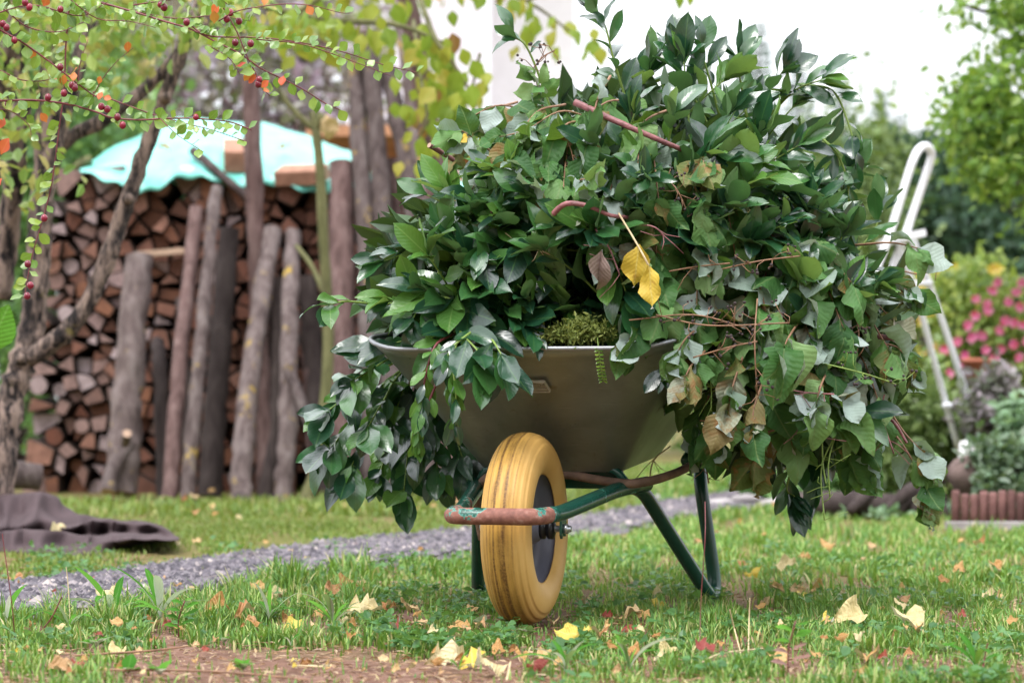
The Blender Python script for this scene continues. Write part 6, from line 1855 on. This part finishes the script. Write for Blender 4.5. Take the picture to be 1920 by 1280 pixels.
def seedling(px, py, hpx, lab, red, n=9, name='seedling'):
    p = G(px, py); top = p + Vector((.012, 0, hpx / F * p.y))
    root = empty(name, p, lab, 'seedling')
    c = catmull([p, p.lerp(top, .5) + Vector((-.006, 0, 0)), top], 5)
    mb = MB(); mb.tube(c, .0014, 6); mb.build('stem', MT['stem_wine'], root)
    for i in range(n):
        t = .25 + .75 * i / (n - 1); q = p.lerp(top, t); s = 1 if i % 2 else -1
        put('leaf', LEAF['laurel'][i % 6], frame(q, Vector((s * .9, random.uniform(-.5, .3), .35)), Vector((0, -.4, 1)), (.035 if t < .9 else .022) * random.uniform(.8, 1.2), 1.2), root, MT['weed_red'] if i < red else MT['weed'])
    return root
seedling(1478, 1278, 115, 'reddish stemmed seedling with green and pink leaves at the bottom right', 4)
seedling(335, 1195, 70, 'thin grey leaved seedling in the left grass strip', 0, 8)
for i, (px, py, h) in enumerate([(690, 1105, 90), (735, 1115, 75), (775, 1120, 85), (830, 1125, 70), (665, 1120, 60)]):
    p = G(px, py)
    root = empty('wild_herb', p, ['tallest dark herb stalk left of the wheel', 'second dark herb stalk left of the wheel', 'bushy dark herb stalk left of the wheel', 'dark herb stalk next to the tyre', 'short herb stalk farthest left of the wheel'][i], 'weed', 'dark herb stalks left of the wheel')
    top = p + Vector((random.uniform(-.015, .015), 0, h / F * p.y)); c = catmull([p, p.lerp(top, .5) + Vector((.006, 0, 0)), top], 5)
    mb = MB(); mb.tube(c, .0011, 5); mb.build('stem', MT['stem_green'], root)
    for k in range(16):
        q = c[random.randrange(2, len(c))]; d = Vector((random.uniform(-1, 1), random.uniform(-1, 1), random.uniform(.1, .8)))
        put('leaf', LEAF['weed'][k % 2], frame(q, d, Vector((0, 0, 1)), random.uniform(.010, .018)), root)
def gstick(pts, r, mat, lab, cat='twig', group='twigs lying on the ground'):
    return stick('fallen_twig', pts, r, MT[mat], lab, cat, group, n=6, jit=.15)
gstick([G(200, 1255, .012), G(350, 1256, .014), G(460, 1262, .012), G(580, 1274, .012)], .0022, 'stem_brown', 'long red brown twig lying on the bare soil')
gstick([G(140, 1228, .014), G(270, 1220, .018), G(345, 1212, .016)], .0022, 'stem_brown', 'reddish twig lying behind the long twig')
gstick([G(555, 1247, .01), G(605, 1249, .01)], .0018, 'stem_tan', 'short white straw on the bare soil')
gstick([G(950, 1275, .02), G(957, 1240, .035)], .0016, 'stem_tan', 'pale straw standing below the tyre')
gstick([G(1300, 1250, .01), G(1350, 1225, .025), G(1430, 1215, .02)], .0016, 'stem_tan', 'long arched dry straw right of the pink leaf')
gstick([G(1392, 1235, .005), P(1380, 1190, 4.3), P(1368, 1142, 4.3)], .0016, 'stem_tan', 'dry stalk leaning in front of the barrow leg')
gstick([G(1403, 1235, .005), P(1404, 1180, 4.3), P(1406, 1120, 4.32)], .0015, 'stem_tan', 'upright dry stalk right of the leaning one')
gstick([G(65, 1195, .0), P(95, 1160, 4.45), P(116, 1118, 4.45)], .0016, 'stem_wine', 'dark thin stem leaning in front of the plantain')
gstick([G(28, 1200, .0), P(22, 1130, 4.4), P(4, 1000, 4.4)], .0012, 'stem_wine', 'long thin dark stem at the left edge')
gstick([G(1312, 1235, .0), P(1314, 1130, 4.15), P(1322, 1010, 4.15), P(1322, 940, 4.2)], .0008, 'stem_wine', 'hair thin red grass stem in front of the barrow leg')
gstick([G(1840, 1275, .0), P(1845, 1240, 3.85), P(1852, 1205, 3.85)], .0016, 'stem_wine', 'dark stub of a stem at the bottom right')
gstick([G(132, 1175, .0), P(128, 1100, 4.7), P(124, 1062, 4.7)], .0012, 'stem_tan', 'pale stalk rising above the plantain')
